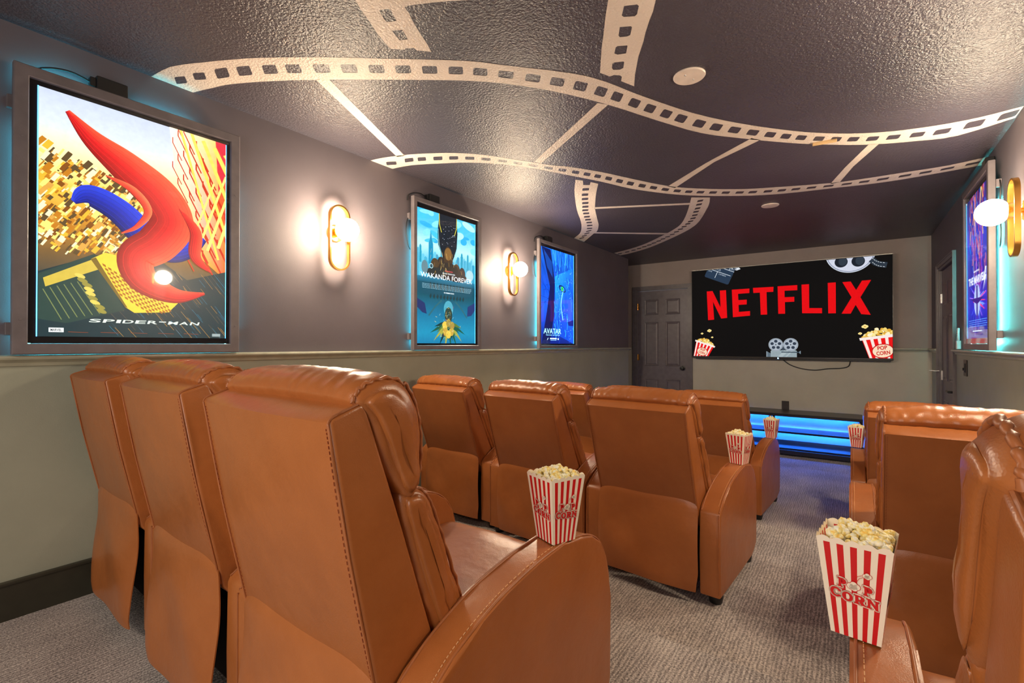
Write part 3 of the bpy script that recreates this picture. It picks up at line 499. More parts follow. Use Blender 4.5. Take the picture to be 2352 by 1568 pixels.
([(-1.026,3.873),(-1.039,3.911),(-1.059,3.967),(-1.079,4.028),(-1.099,4.086),(-1.121,4.149),(-1.146,4.218),(-1.176,4.298),(-1.21,4.386),(-1.245,4.472),(-1.278,4.551),(-1.313,4.626),(-1.349,4.696),(-1.389,4.759),(-1.432,4.815),(-1.471,4.865),(-1.505,4.906),(-1.535,4.941),(-1.565,4.975),(-1.592,5.003),(-1.618,5.031),(-1.66,5.074),(-1.731,5.148),(-1.822,5.241),(-1.913,5.328),(-1.995,5.396),(-2.077,5.456),(-2.162,5.511),(-2.263,5.566),(-2.369,5.616),(-2.445,5.651),(-2.444,5.848),(-2.403,5.835),(-2.343,5.815),(-2.266,5.778),(-2.172,5.724),(-2.065,5.656),(-1.957,5.576),(-1.849,5.482),(-1.742,5.378),(-1.646,5.282),(-1.559,5.193),(-1.481,5.11),(-1.418,5.039),(-1.373,4.988),(-1.34,4.948),(-1.308,4.906),(-1.275,4.858),(-1.243,4.81),(-1.213,4.758),(-1.185,4.705),(-1.158,4.649),(-1.13,4.585),(-1.098,4.511),(-1.066,4.431),(-1.035,4.353),(-1.007,4.28),(-0.979,4.209),(-0.956,4.141),(-0.935,4.071),(-0.918,4.004),(-0.906,3.958)],[[(-0.976,4.02),(-0.981,4.028),(-0.987,4.031),(-1.022,4.029),(-1.022,4.024),(-1.007,3.988),(-1.003,3.98),(-0.996,3.976),(-0.962,3.979),(-0.962,3.984)],[(-1.009,4.118),(-1.014,4.126),(-1.02,4.13),(-1.056,4.128),(-1.056,4.122),(-1.041,4.086),(-1.036,4.078),(-1.03,4.075),(-0.995,4.077),(-0.995,4.082)],[(-1.049,4.229),(-1.053,4.237),(-1.06,4.241),(-1.096,4.239),(-1.096,4.234),(-1.081,4.197),(-1.076,4.189),(-1.07,4.185),(-1.034,4.187),(-1.034,4.192)],[(-1.085,4.326),(-1.09,4.335),(-1.097,4.339),(-1.134,4.338),(-1.134,4.332),(-1.119,4.296),(-1.114,4.287),(-1.107,4.284),(-1.071,4.285),(-1.071,4.29)],[(-1.124,4.435),(-1.129,4.443),(-1.136,4.447),(-1.173,4.447),(-1.173,4.442),(-1.159,4.405),(-1.154,4.397),(-1.147,4.393),(-1.11,4.393),(-1.11,4.398)],[(-1.166,4.534),(-1.171,4.542),(-1.178,4.546),(-1.216,4.546),(-1.216,4.541),(-1.201,4.504),(-1.196,4.496),(-1.189,4.492),(-1.152,4.492),(-1.152,4.497)],[(-1.212,4.629),(-1.217,4.637),(-1.224,4.641),(-1.263,4.642),(-1.263,4.636),(-1.248,4.6),(-1.243,4.592),(-1.236,4.588),(-1.198,4.587),(-1.198,4.592)],[(-1.26,4.712),(-1.265,4.72),(-1.272,4.724),(-1.311,4.725),(-1.311,4.72),(-1.296,4.684),(-1.291,4.676),(-1.284,4.672),(-1.246,4.671),(-1.246,4.676)],[(-1.318,4.799),(-1.323,4.807),(-1.331,4.811),(-1.37,4.813),(-1.37,4.808),(-1.356,4.773),(-1.351,4.765),(-1.344,4.761),(-1.305,4.759),(-1.304,4.764)],[(-1.378,4.884),(-1.383,4.892),(-1.39,4.896),(-1.431,4.898),(-1.431,4.893),(-1.417,4.859),(-1.412,4.851),(-1.404,4.847),(-1.365,4.845),(-1.364,4.85)],[(-1.443,4.972),(-1.448,4.98),(-1.455,4.984),(-1.496,4.986),(-1.496,4.982),(-1.482,4.948),(-1.477,4.941),(-1.47,4.937),(-1.429,4.934),(-1.429,4.939)],[(-1.514,5.066),(-1.519,5.073),(-1.526,5.077),(-1.568,5.08),(-1.568,5.076),(-1.554,5.043),(-1.549,5.036),(-1.542,5.032),(-1.501,5.029),(-1.5,5.033)],[(-1.587,5.143),(-1.591,5.15),(-1.599,5.154),(-1.641,5.158),(-1.642,5.153),(-1.628,5.122),(-1.623,5.115),(-1.616,5.111),(-1.574,5.108),(-1.573,5.112)],[(-1.661,5.222),(-1.666,5.229),(-1.674,5.233),(-1.717,5.238),(-1.717,5.233),(-1.703,5.201),(-1.698,5.193),(-1.69,5.189),(-1.648,5.185),(-1.647,5.19)],[(-1.734,5.298),(-1.739,5.306),(-1.747,5.31),(-1.79,5.315),(-1.791,5.31),(-1.776,5.277),(-1.77,5.269),(-1.763,5.265),(-1.72,5.261),(-1.719,5.265)],[(-1.812,5.371),(-1.818,5.379),(-1.826,5.384),(-1.87,5.389),(-1.87,5.384),(-1.854,5.349),(-1.849,5.341),(-1.841,5.337),(-1.797,5.332),(-1.797,5.337)],[(-1.893,5.443),(-1.898,5.451),(-1.906,5.456),(-1.951,5.461),(-1.951,5.456),(-1.934,5.42),(-1.929,5.412),(-1.92,5.407),(-1.876,5.403),(-1.876,5.407)],[(-1.975,5.508),(-1.981,5.516),(-1.989,5.521),(-2.035,5.527),(-2.035,5.522),(-2.017,5.484),(-2.011,5.476),(-2.003,5.471),(-1.958,5.466),(-1.958,5.471)],[(-2.063,5.573),(-2.069,5.582),(-2.077,5.587),(-2.123,5.593),(-2.123,5.588),(-2.105,5.55),(-2.098,5.541),(-2.09,5.536),(-2.045,5.53),(-2.044,5.535)],[(-2.156,5.634),(-2.162,5.643),(-2.171,5.648),(-2.217,5.655),(-2.217,5.649),(-2.197,5.61),(-2.191,5.601),(-2.182,5.596),(-2.137,5.59),(-2.137,5.595)],[(-2.262,5.696),(-2.269,5.705),(-2.278,5.711),(-2.325,5.717),(-2.325,5.712),(-2.304,5.671),(-2.297,5.662),(-2.288,5.657),(-2.242,5.65),(-2.242,5.656)],[(-2.379,5.744),(-2.386,5.753),(-2.395,5.759),(-2.443,5.766),(-2.443,5.76),(-2.421,5.718),(-2.413,5.709),(-2.404,5.703),(-2.357,5.697),(-2.357,5.702)]]),
([(-1.315,0.935),(-1.356,0.997),(-1.371,1.019),(-1.386,1.051),(-1.408,1.096),(-1.432,1.143),(-1.464,1.224),(-1.469,1.242),(-1.427,1.276),(-1.419,1.273),(-1.39,1.291),(-1.392,1.306),(-1.352,1.348),(-1.33,1.304),(-1.306,1.244),(-1.278,1.181),(-1.256,1.141),(-1.248,1.116),(-1.234,1.116),(-1.202,1.131),(-1.149,1.157),(-1.098,1.185),(-1.041,1.22),(-0.98,1.246),(-0.943,1.2)],[[(-1.331,1.075),(-1.317,1.079),(-1.299,1.088),(-1.297,1.098),(-1.323,1.144),(-1.331,1.143),(-1.356,1.129),(-1.353,1.114)],[(-1.379,1.172),(-1.344,1.191),(-1.369,1.24),(-1.399,1.226)]]),
([(-0.626,1.417),(-0.664,1.49),(-0.682,1.52),(-0.704,1.557),(-0.752,1.645),(-0.792,1.715),(-0.871,1.869),(-0.848,1.92),(-0.829,1.919),(-0.809,1.937),(-0.807,1.952),(-0.823,1.982),(-0.792,2.056),(-0.755,1.97),(-0.695,1.852),(-0.646,1.773),(-0.619,1.723),(-0.589,1.674),(-0.559,1.63),(-0.534,1.583),(-0.494,1.511)],[[(-0.631,1.547),(-0.592,1.566),(-0.59,1.576),(-0.61,1.612),(-0.62,1.617),(-0.653,1.598),(-0.656,1.587)],[(-0.686,1.641),(-0.651,1.66),(-0.65,1.668),(-0.672,1.706),(-0.684,1.707),(-0.708,1.695),(-0.709,1.684)],[(-0.737,1.741),(-0.705,1.758),(-0.707,1.766),(-0.728,1.804),(-0.759,1.792),(-0.766,1.777),(-0.746,1.744)],[(-0.792,1.834),(-0.757,1.85),(-0.758,1.858),(-0.776,1.893),(-0.792,1.896),(-0.816,1.881),(-0.815,1.866),(-0.801,1.838)]]),
([(-1.905,1.195),(-1.857,1.229),(-2.23,1.995),(-2.283,1.982)],[]),
([(-0.989,2.097),(-0.955,2.141),(-1.615,2.588),(-1.635,2.538)],[]),
([(-0.456,2.956),(-0.419,3.01),(-0.709,3.206),(-1.059,3.566),(-1.097,3.503),(-0.76,3.197)],[]),
([(0.084,3.441),(0.131,3.467),(0.011,3.81),(-0.067,4.122),(-0.124,4.127),(-0.035,3.806)],[]),
([(-1.763,3.675),(-1.07,4.017),(-1.092,4.062),(-1.785,3.722)],[]),
([(-2.144,4.495),(-1.554,4.963),(-1.6,5.011),(-2.187,4.532)],[])]
LETTERS = [
('r',[(-1.565,1.986),(-1.493,1.987),(-1.395,1.767),(-1.403,1.987),(-1.328,1.988),(-1.315,1.629),(-1.387,1.622),(-1.488,1.847),(-1.474,1.611),(-1.549,1.606)]),
('r',[(-1.258,1.989),(-1.053,1.99),(-1.054,1.934),(-1.185,1.931),(-1.181,1.851),(-1.084,1.852),(-1.085,1.792),(-1.179,1.79),(-1.176,1.7),(-1.047,1.706),(-1.047,1.648),(-1.246,1.635)]),
('r',[(-1.013,1.995),(-0.784,1.993),(-0.787,1.932),(-0.861,1.933),(-0.855,1.655),(-0.926,1.655),(-0.935,1.931),(-1.008,1.931)]),
('r',[(-0.74,1.996),(-0.533,1.996),(-0.533,1.935),(-0.666,1.937),(-0.666,1.858),(-0.564,1.857),(-0.564,1.799),(-0.663,1.799),(-0.661,1.658),(-0.734,1.659)]),
('r',[(-0.489,1.998),(-0.413,1.998),(-0.412,1.715),(-0.285,1.709),(-0.285,1.649),(-0.484,1.657)]),
('r',[(-0.228,1.999),(-0.151,2),(-0.151,1.644),(-0.224,1.645)]),
('r',[(-0.088,1.997),(-0.011,1.999),(0.039,1.899),(0.093,2.001),(0.175,2.002),(0.078,1.815),(0.17,1.614),(0.085,1.625),(0.034,1.732),(-0.012,1.634),(-0.097,1.637),(-0.003,1.819)])]
# ------------------------------------------------------------------ the room
# floor: three carpeted tiers going down towards the screen
bm = bmesh.new()
prof = [(YR, Z1), (STEP1, Z1), (STEP1 + 0.004, Z1 - 0.02), (STEP1, Z2), (STEP2, Z2), (STEP2 + 0.004, Z2 - 0.02), (STEP2, 0.0), (YB + 0.1, 0.0)]
xa, xb = -3.3, XR + 0.1
A = [bm.verts.new((xa, y, z)) for y, z in prof]; B = [bm.verts.new((xb, y, z)) for y, z in prof]
A2 = [bm.verts.new((xa, y, -0.15)) for y in (YR, YB + 0.1)]; B2 = [bm.verts.new((xb, y, -0.15)) for y in (YR, YB + 0.1)]
for i in range(len(prof) - 1):
    bm.faces.new((A[i], B[i], B[i + 1], A[i + 1]))
bm.faces.new((A2[0], A2[1], B2[1], B2[0]))
struct(obj('floor', bm, M['carpet']))

struct(obj('ceiling', box_bm(xa, XR + 0.12, YR - 0.12, YB + 0.12, H, H + 0.12), M['ceil']))
ceiling = bpy.data.objects['ceiling']
# left wall, ends at the passage
struct(obj('wall_left', box_bm(XL - 0.12, XL, YR, YEND, -0.14, H), M['wall']))
# passage side wall beyond the left wall end
struct(obj('wall_passage', box_bm(-3.30, -3.20, YEND - 0.12, YB + 0.1, -0.14, H), M['wall']))
struct(obj('wall_passage_return', box_bm(-3.20, XL - 0.12, YEND - 0.12, YEND - 0.001, -0.14, H), M['wall']))
struct(obj('wall_rear', box_bm(XL - 0.12, XR + 0.12, YR - 0.12, YR, -0.14, H), M['wall']))
# screen wall with the left door opening
DX0, DX1, DZ = -2.545, -1.825, 2.055
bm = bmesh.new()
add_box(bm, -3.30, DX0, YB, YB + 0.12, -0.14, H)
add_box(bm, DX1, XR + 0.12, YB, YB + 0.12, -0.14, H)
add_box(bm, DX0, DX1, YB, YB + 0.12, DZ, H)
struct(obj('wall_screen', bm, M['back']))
# right wall with its door opening
RY0, RY1, RZ = 5.30, 6.11, 1.985
bm = bmesh.new()
add_box(bm, XR, XR + 0.12, YR, RY0, -0.14, H)
add_box(bm, XR, XR + 0.12, RY1, YB, -0.14, H)
add_box(bm, XR, XR + 0.12, RY0, RY1, RZ, H)
struct(obj('wall_right', bm, M['wall']))

# chair rail: a cap with a small cove under it
def rail(name, p0, p1, nrm):
    p0, p1, n = Vector(p0), Vector(p1), Vector(nrm)
    pr = [(0, -0.012), (0.010, -0.012), (0.014, 0.000), (0.022, 0.006), (0.034, 0.012), (0.037, 0.018), (0.036, 0.024), (0.030, 0.027), (0, 0.028)]
    bm = bmesh.new(); R = []
    for p in (p0, p1):
        R.append([bm.verts.new(p + n * a + Vector((0, 0, ZRAIL + b))) for a, b in pr])
    for i in range(len(pr) - 1):
        bm.faces.new((R[0][i], R[0][i + 1], R[1][i + 1], R[1][i]))
    bm.faces.new(R[0]); bm.faces.new(R[1][::-1])
    return struct(obj(name, bm, M['rail']))
rail('trim_1', (XL, YR, 0), (XL, YEND + 0.001, 0), (1, 0, 0))
rail('trim_2', (XR, YR, 0), (XR, RY0 - 0.07, 0), (-1, 0, 0))
rail('trim_3', (DX1 + 0.065, YB, 0), (XR, YB, 0), (0, -1, 0))
rail('trim_4', (XR, RY1 + 0.065, 0), (XR, YB, 0), (-1, 0, 0))
rail('trim_8', (XL - 0.12, YEND, 0), (XL + 0.03, YEND, 0), (0, 1, 0))

def baseboard(name, x, sgn, segs):
    bm = bmesh.new()
    for (y0, y1, z) in segs:
        xs = sorted((x, x + sgn * 0.016))
        add_box(bm, xs[0], xs[1], y0, y1, z, z + 0.125, 0)
        xs = sorted((x, x + sgn * 0.022))
        add_box(bm, xs[0], xs[1], y0, y1, z + 0.125, z + 0.137, 0.003)
    return struct(obj(name, bm, M['base']))
baseboard('baseboard_left', XL, 1, [(YR, STEP1, Z1), (STEP1, STEP2, Z2), (STEP2, YEND, 0)])
baseboard('baseboard_right', XR, -1, [(YR, STEP1, Z1), (STEP1, STEP2, Z2), (STEP2, RY0 - 0.07, 0)])
struct(obj('baseboard_screen', box_bm(DX1 + 0.065, XR - 0.02, YB - 0.016, YB, 0, 0.12, 0.003), M['base']))

# ------------------------------------------------------------------ doors
def panel_door(name, w, h, knob_side, label_handle, lever=False):
    """six-panel door, local x across, z up, front towards -y"""
    d = bpy.data.objects.new(name, None); COL.objects.link(d); struct(d)
    bm = box_bm(0, w, 0.0, 0.035, 0.008, h)
    sw = 0.105 * w / 0.72; mid = 0.10 * w / 0.72; pw = (w - 2 * sw - mid) / 2
    rows = [(0.21, 0.79), (0.98, 1.60), (1.70, 1.92)]
    sc = h / 2.04
    for (a, b) in rows:
        for k in range(2):
            x0 = sw + k * (pw + mid); x1 = x0 + pw; z0, z1 = a * sc, b * sc
            # sunk moulding round a raised field
            o = [(x0, z0), (x1, z0), (x1, z1), (x0, z1)]
            def ring(i, y): return [bm.verts.new((px + (i if px == x0 else -i), y, pz + (i if pz == z0 else -i))) for px, pz in o]
            r0, r1, r2, r3 = ring(0, -0.0006), ring(0.006, -0.006), ring(0.016, -0.0008), ring(0.035, -0.009)
            for P, Q in ((r0, r1), (r1, r2), (r2, r3)):
                for i in range(4):
                    j = (i + 1) % 4
                    bm.faces.new((P[i], P[j], Q[j], Q[i]))
            bm.faces.new(r3)
    slab = obj('door_slab', bm, M['door'], d)
    return d, slab

def knob(parent, x, z):
    bm = bmesh.new()
    add_lathe(bm, (x, -0.0005, z), (0, -1, 0), [(0, 0), (0, 0.032), (0.006, 0.032), (0.010, 0.014), (0.035, 0.012), (0.042, 0.022), (0.055, 0.027), (0.066, 0.022), (0.070, 0.0)], 24)
    return obj('door_knob', bm, M['black'], parent, 40)

def hinges(parent, x, zs, mat):
    for z in zs:
        bm = bmesh.new()
        add_cyl(bm, (x, -0.006, z - 0.045), (x, -0.006, z + 0.045), 0.006, n=12)
        add_box(bm, x - 0.022, x + 0.022, -0.003, 0.001, z - 0.044, z + 0.044)
        obj('hinge', bm, mat, parent, 40)

d1, _ = panel_door('door_1', DX1 - DX0 - 0.012, DZ - 0.008, 1, '')
d1.location = (DX0 + 0.006, YB + 0.012, 0)
knob(d1, DX1 - DX0 - 0.012 - 0.065, 0.96)
hinges(d1, 0.002, (0.25, 1.10, 1.83), M['brass'])
d2, _ = panel_door('door_2', RY1 - RY0 - 0.012, RZ - 0.008, 1, '')
d2.location = (XR + 0.012, RY1 - 0.006, 0); d2.rotation_euler = (0, 0, -PI / 2)
hinges(d2, 0.003, (0.30, 0.99, 1.72), M['steel'])
bm = bmesh.new()
add_lathe(bm, (RY1 - RY0 - 0.07, -0.0005, 0.885), (0, -1, 0), [(0, 0), (0, 0.03), (0.008, 0.03), (0.012, 0.010), (0.05, 0.010), (0.052, 0)], 20)
add_tube(bm, [(RY1 - RY0 - 0.06, -0.048, 0.885), (RY1 - RY0 - 0.12, -0.050, 0.886), (RY1 - RY0 - 0.185, -0.046, 0.884)], 0.009, 10)
obj('lever_handle', bm, M['black'], d2, 40)

def casing(name, fn, a0, a1, top, w=0.062, t=0.018):
    """door casing with a stepped profile; fn maps (along, out, z) to the room"""
    bm = bmesh.new()
    def bx(u0, u1, z0, z1, t0):
        r = bmesh.ops.create_cube(bm, size=1)
        for v in r['verts']:
            v.co = Vector(fn((u0 + u1) / 2 + v.co.x * (u1 - u0), t0 / 2 + v.co.y * t0, (z0 + z1) / 2 + v.co.z * (z1 - z0)))
    for (i, tt) in ((0, t * 0.55), (w * 0.35, t), (w * 0.85, t * 1.2)):
        e = 0.0012 * (1 - i / w)
        bx(a0 - w + e, a0 - i, 0.001 + e, top + w - e, tt); bx(a1 + i, a1 + w - e, 0.001 + e, top + w - e, tt)
        bx(a0 - i, a1 + i, top + i, top + w - e, tt)
    o = obj(name, bm, M['trim'])
    return struct(o)
casing('trim_5', lambda u, o, z: (u, YB - o, z), DX0, DX1, DZ)
casing('trim_6', lambda u, o, z: (XR - o, u, z), RY0, RY1, RZ, 0.065, 0.02)
# door jambs
bm = bmesh.new()
add_box(bm, DX0 + 0.0005, DX0 + 0.006, YB + 0.001, YB + 0.11, 0.001, DZ - 0.001); add_box(bm, DX1 - 0.006, DX1 - 0.0005, YB + 0.001, YB + 0.11, 0.001, DZ - 0.001)
add_box(bm, XR + 0.001, XR + 0.11, RY0 + 0.0005, RY0 + 0.006, 0.001, RZ - 0.001); add_box(bm, XR + 0.001, XR + 0.11, RY1 - 0.006, RY1 - 0.0005, 0.001, RZ - 0.001)
struct(obj('trim_7', bm, M['trim']))

# ------------------------------------------------------------------ film strips painted on the ceiling
for outer, holes in STRIPS:
    bm = bmesh.new()
    loops = [[Vector((p[0], p[1], 0)) for p in L] for L in [outer, *holes]]
    flat = [p for L in loops for p in L]
    top = [bm.verts.new((p.x, p.y, H - 0.0008)) for p in flat]
    for t in tessellate_polygon(loops):
        try: bm.faces.new([top[i] for i in t])
        except ValueError: pass
    o = obj('painted_film_strip' if len(holes) else 'painted_frame_line', bm, M['white_paint'], ceiling)
    o['label'] = 'off-white film strip painted on the dark ceiling' if len(holes) else 'off-white frame line painted between the film strip edges'

# round blank cover plates and the strip of tape
for (x, y, lab) in ((-0.567, 2.113, 'ivory round cover plate on the ceiling nearest the camera, between the painted film strips'), (-0.55, 4.47, 'smaller-looking ivory round cover plate on the ceiling nearer the screen')):
    t = thing('ceiling_cover_plate', lab, 'cover plate', (x, y, H), 0, 'round cover plates on the ceiling')
    bm = bmesh.new()
    add_lathe(bm, (0, 0, 0), (0, 0, -1), [(0.0005, 0), (0.0005, 0.066), (0.004, 0.066), (0.0075, 0.063), (0.008, 0.0)], 40)
    obj('plate', bm, M['cover'], t, 30)
    for s in (-1, 1):
        bm = bmesh.new(); add_lathe(bm, (s * 0.010, s * 0.026, -0.0079), (0, 0, -1), [(0, 0), (0, 0.0038), (0.0015, 0.003), (0.002, 0)], 12)
        obj('screw', bm, M['steel'], t, 40)
bm = box_bm(-0.058, 0.058, -0.013, 0.013, -0.012, 0.0, 0.002)
t = obj('tan_strip', bm, M['tape']); t.location = (-0.123, 3.243, H - 0.001); t.rotation_euler = (0, 0, 0.10)
tag(t, 'short tan strip of wood-coloured tape stuck to the ceiling over the painted film strip', 'tape strip')

# ------------------------------------------------------------------ recliners
def loft(bm, prof, spine, x0, x1, r=0.02, bulge=0.008, nmid=14, warp=None):
    """closed side profile (y,z) extruded across x; the ends close softly onto the spine, so side faces look puffed"""
    n = len(prof)
    def near(p):
        best = None
        for a, b in zip(spine[:-1], spine[1:]):
            a, b = Vector(a), Vector(b); d = b - a
            t = max(0, min(1, (Vector(p) - a).dot(d) / d.length_squared)); q = a + d * t
            if best is None or (q - Vector(p)).length < best[0]: best = ((q - Vector(p)).length, q)
        return best
    nb = [near(p) for p in prof]
    def ring(x, inset=0.0, f=None):
        R = []
        for p, (dist, q) in zip(prof, nb):
            k = f if f is not None else min(0.6, inset / max(dist, 1e-4))
            v = Vector(p).lerp(q, k); R.append(bm.verts.new((x, v.x, v.y)))
        return R
    rings = []
    caps = [(0.97, 1.0), (0.80, 0.92), (0.60, 0.70), (0.42, 0.38)]
    for f, dx in caps: rings.append(ring(x0 - bulge * dx, f=f))
    for a in (0, 22, 45, 68):
        t = math.radians(a); rings.append(ring(x0 + r * (1 - math.cos(t)), r * (1 - math.sin(t))))
    # denser rings near both ends so creases resolve there
    for i in range(nmid + 1):
        rings.append(ring(x0 + r + (x1 - x0 - 2 * r) * i / nmid))
    for a in (68, 45, 22, 0):
        t = math.radians(a); rings.append(ring(x1 - r * (1 - math.cos(t)), r * (1 - math.sin(t))))
    for f, dx in caps[::-1]: rings.append(ring(x1 + bulge * dx, f=f))
    for A, B in zip(rings[:-1], rings[1:]):
        for i in range(n):
            j = (i + 1) % n
            bm.faces.new((A[i], A[j], B[j], B[i]))
    bm.faces.new(rings[0][::-1]); bm.faces.new(rings[-1])
    if warp:
        for R in rings:
            for v in R: v.co = warp(v.co)
    bmesh.ops.recalc_face_normals(bm, faces=bm.faces)

def wrinkle(c, amp, sx, sy, sz, seed=0.0):
    p = Vector((c.x * sx + seed, c.y * sy, c.z * sz))
    w = noise.noise(p)
    w = 1 - abs(w) * 2.2
    return amp * w

def wrinkled(bm, amp, freq, seed, edge=0.24, edge_amp=1.6, mask=None):
    bm.normal_update()
    for v in list(bm.verts):
        k = 1 + edge_amp * max(0, (abs(v.co.x) - 0.10) / edge)
        if mask: k *= mask(v.co)
        v.co += v.normal * (wrinkle(v.co, amp * k, freq[0], freq[1], freq[2], seed) + 0.35 * wrinkle(v.co, amp * k, freq[0] * 2.3, freq[1] * 2.1, freq[2] * 2.3, seed + 7))

ARM = [(0.0, 0.046), (0.0, 0.22), (0.0, 0.395), (0.006, 0.408), (0.035, 0.428), (0.08, 0.458), (0.15, 0.487), (0.22, 0.507), (0.33, 0.525), (0.43, 0.531), (0.50, 0.526), (0.56, 0.509), (0.605, 0.480), (0.635, 0.437), (0.652, 0.385), (0.658, 0.32), (0.658, 0.11), (0.645, 0.078), (0.60, 0.055), (0.55, 0.047), (0.3, 0.046)]

def arm_bm(xi, xo):
    bm = bmesh.new()
    x0, x1 = min(xi, xo), max(xi, xo)
    P = ARM
    a = [bm.verts.new((x0, y, z)) for y, z in P]; b = [bm.verts.new((x1, y, z)) for y, z in P]
    n = len(P)
    for i in range(n):
        j = (i + 1) % n
        bm.faces.new((a[i], b[i], b[j], a[j]))
    fa = bm.faces.new(a); fb = bm.faces.new(b[::-1])
    es = [e for e in bm.edges if (e.verts[0].co.x == e.verts[1].co.x)]
    bmesh.ops.bevel(bm, geom=es, offset=0.009, segments=3, affect='EDGES', profile=0.6)
    bmesh.ops.recalc_face_normals(bm, faces=bm.faces)
    return bm

def recliner(lean, label, seed, W, AW, zt=0.855, fold=1.0):
    """local frame: y forward, z up, origin on the floor at the middle of the rear of the arms; lean = how far the top of the back sits behind its foot"""
    t = thing('recliner', label, 'recliner', group=None)
    L = M['leather']
    hi = W / 2 - AW
    # arms
    for s in (-1, 1):
        a = obj('arm', arm_bm(s * hi, s * W / 2), L, t, 35)
        # two rows of stitching that follow the upper edge, one on each side of the top
        for xx in (s * (W / 2 - 0.0075), s * (hi + 0.0075)):
            pts = []
            cy, cz = 0.33, 0.25
            for (y, z) in ARM[3:16]:
                pts.append((xx, y, z))
            pts = catmull(pts, 4)
            bm = bmesh.new()
            add_tube(bm, [(p.x, p.y - (0.0008 if p.y < 0.02 else 0), p.z + 0.0) for p in pts], 0.0026, 6)
            obj('piping', bm, M['seam'], a, 60)
        # thread stitches next to the piping on the top
        bm = bmesh.new()
        xx = s * (W / 2 - 0.017)
        pts = catmull([(xx, y, z) for (y, z) in ARM[4:15]], 16)
        for i in range(0, len(pts) - 2, 2):
            add_tube(bm, [pts[i] + Vector((0, 0, 0.0002)), pts[i].lerp(pts[i + 2], 0.6) + Vector((0, 0, 0.0002))], 0.0009, 4)
        obj('stitching', bm, M['pale_thread'], a)
        # seam down the rear corner
        bm = bmesh.new(); add_tube(bm, [(s * (W / 2 - 0.0085), -0.0005, 0.06), (s * (W / 2 - 0.0085), -0.0005, 0.40)], 0.0022, 6)
        obj('piping', bm, M['seam'], a, 60)
        for yy in (0.055, 0.575):
            bm = bmesh.new()
            add_lathe(bm, (s * (W / 2 - 0.036), yy, 0.05), (0, 0, -1), [(0, 0), (0, 0.031), (0.02, 0.031), (0.046, 0.027), (0.0498, 0.024), (0.0498, 0)], 20)
            obj('foot', bm, M['black'], t, 40)
    # dark box under the seat
    obj('base', box_bm(-hi + 0.004, hi - 0.004, 0.045, 0.60, 0.075, 0.30, 0.01), M['black_cloth'], t)
    # back frame of reference
    p0 = Vector((0, -0.018, 0.43)); p1 = Vector((0, -0.015 - lean, zt))
    T = (p1 - p0); LT = T.length; T.normalize(); NN = Vector((0, T.z, -T.y))
    def bk(tt, nn): q = p0 + T * tt + NN * nn; return (q.y, q.z)
    # shell: the flat boxed back
    bw = W / 2 - AW - 0.003
    prof = [bk(-0.05, 0.0), bk(LT * 0.5, -0.004), bk(LT - 0.005, 0.0), bk(LT + 0.001, 0.005), bk(LT + 0.008, 0.058), bk(LT + 0.002, 0.066), bk(LT * 0.5, 0.098), bk(0.0, 0.126), bk(-0.12, 0.14), bk(-0.14, 0.05)]
    bm = bmesh.new()
    xs = [-bw + 2 * bw * i / 12 for i in range(13)]
    R = []
    for x in xs:
        k = 1 - (x / bw) ** 2
        R.append([bm.verts.new((x, y - 0.007 * k * (1 if i < 3 else 0), z)) for i, (y, z) in enumerate(prof)])
    for A, B in zip(R[:-1], R[1:]):
        for i in range(len(prof)):
            j = (i + 1) % len(prof); bm.faces.new((A[i], A[j], B[j], B[i]))
    bm.faces.new(R[0][::-1]); bm.faces.new(R[-1])
    bmesh.ops.recalc_face_normals(bm, faces=bm.faces)
    es = [e for e in bm.edges if abs(e.verts[0].co.x - e.verts[1].co.x) < 1e-6 and abs(abs(e.verts[0].co.x) - bw) < 1e-6]
    bmesh.ops.bevel(bm, geom=es, offset=0.007, segments=3, affect='EDGES', profile=0.6)
    shell = obj('back_shell', bm, L, t, 38)
    for s in (-1, 1):
        bm = bmesh.new()
        pp = catmull([(s * (bw - 0.004), *bk(-0.04, -0.0008)), (s * (bw - 0.004), *bk(LT * 0.5, -0.0052)), (s * (bw - 0.004), *bk(LT - 0.030, -0.0012)), (s * (bw - 0.004), *bk(LT - 0.006, -0.0004)), (s * (bw - 0.004), *bk(LT + 0.0012, 0.007)), (s * (bw - 0.004), *bk(LT + 0.004, 0.022)), (s * (bw - 0.004), *bk(LT + 0.0082, 0.055))], 5)
        add_tube(bm, pp, 0.0024, 6)
        obj('piping', bm, M['seam'], shell, 60)
        bm = bmesh.new()
        pp = catmull([(s * (bw - 0.011), *bk(0.0, -0.0012)), (s * (bw - 0.011), *bk(LT * 0.5, -0.0062)), (s * (bw - 0.011), *bk(LT - 0.012, -0.0014))], 44)
        for i in range(0, len(pp) - 2, 2):
            add_tube(bm, [pp[i], pp[i].lerp(pp[i + 2], 0.6)], 0.0008, 4)
        obj('stitching', bm, M['thread'], shell)
    # upper cushion that folds over the top of the shell
    prof = [bk(LT + 0.006, 0.052), bk(LT + 0.021, 0.050), bk(LT + 0.035, 0.068), bk(LT + 0.040, 0.100), bk(LT + 0.030, 0.138), bk(LT - 0.005, 0.162), bk(LT - 0.06, 0.170), bk(LT - 0.125, 0.162), bk(LT - 0.170, 0.142), bk(LT - 0.182, 0.115), bk(LT - 0.12, 0.088), bk(LT - 0.04, 0.072)]
    pr = [(p.x, p.y) for p in catmull([(a, b, 0) for a, b in prof], 4, True)]
    bm = bmesh.new(); cw = bw + 0.004
    top = max(p[1] for p in pr)
    def sag(c):
        u = c.x / cw
        w = max(0, min(1, (c.z - (top - 0.06)) / 0.06))
        c.z += w * (0.010 * (1 - u * u) - 0.012 * min(1, abs(u)) ** 10)
        return c
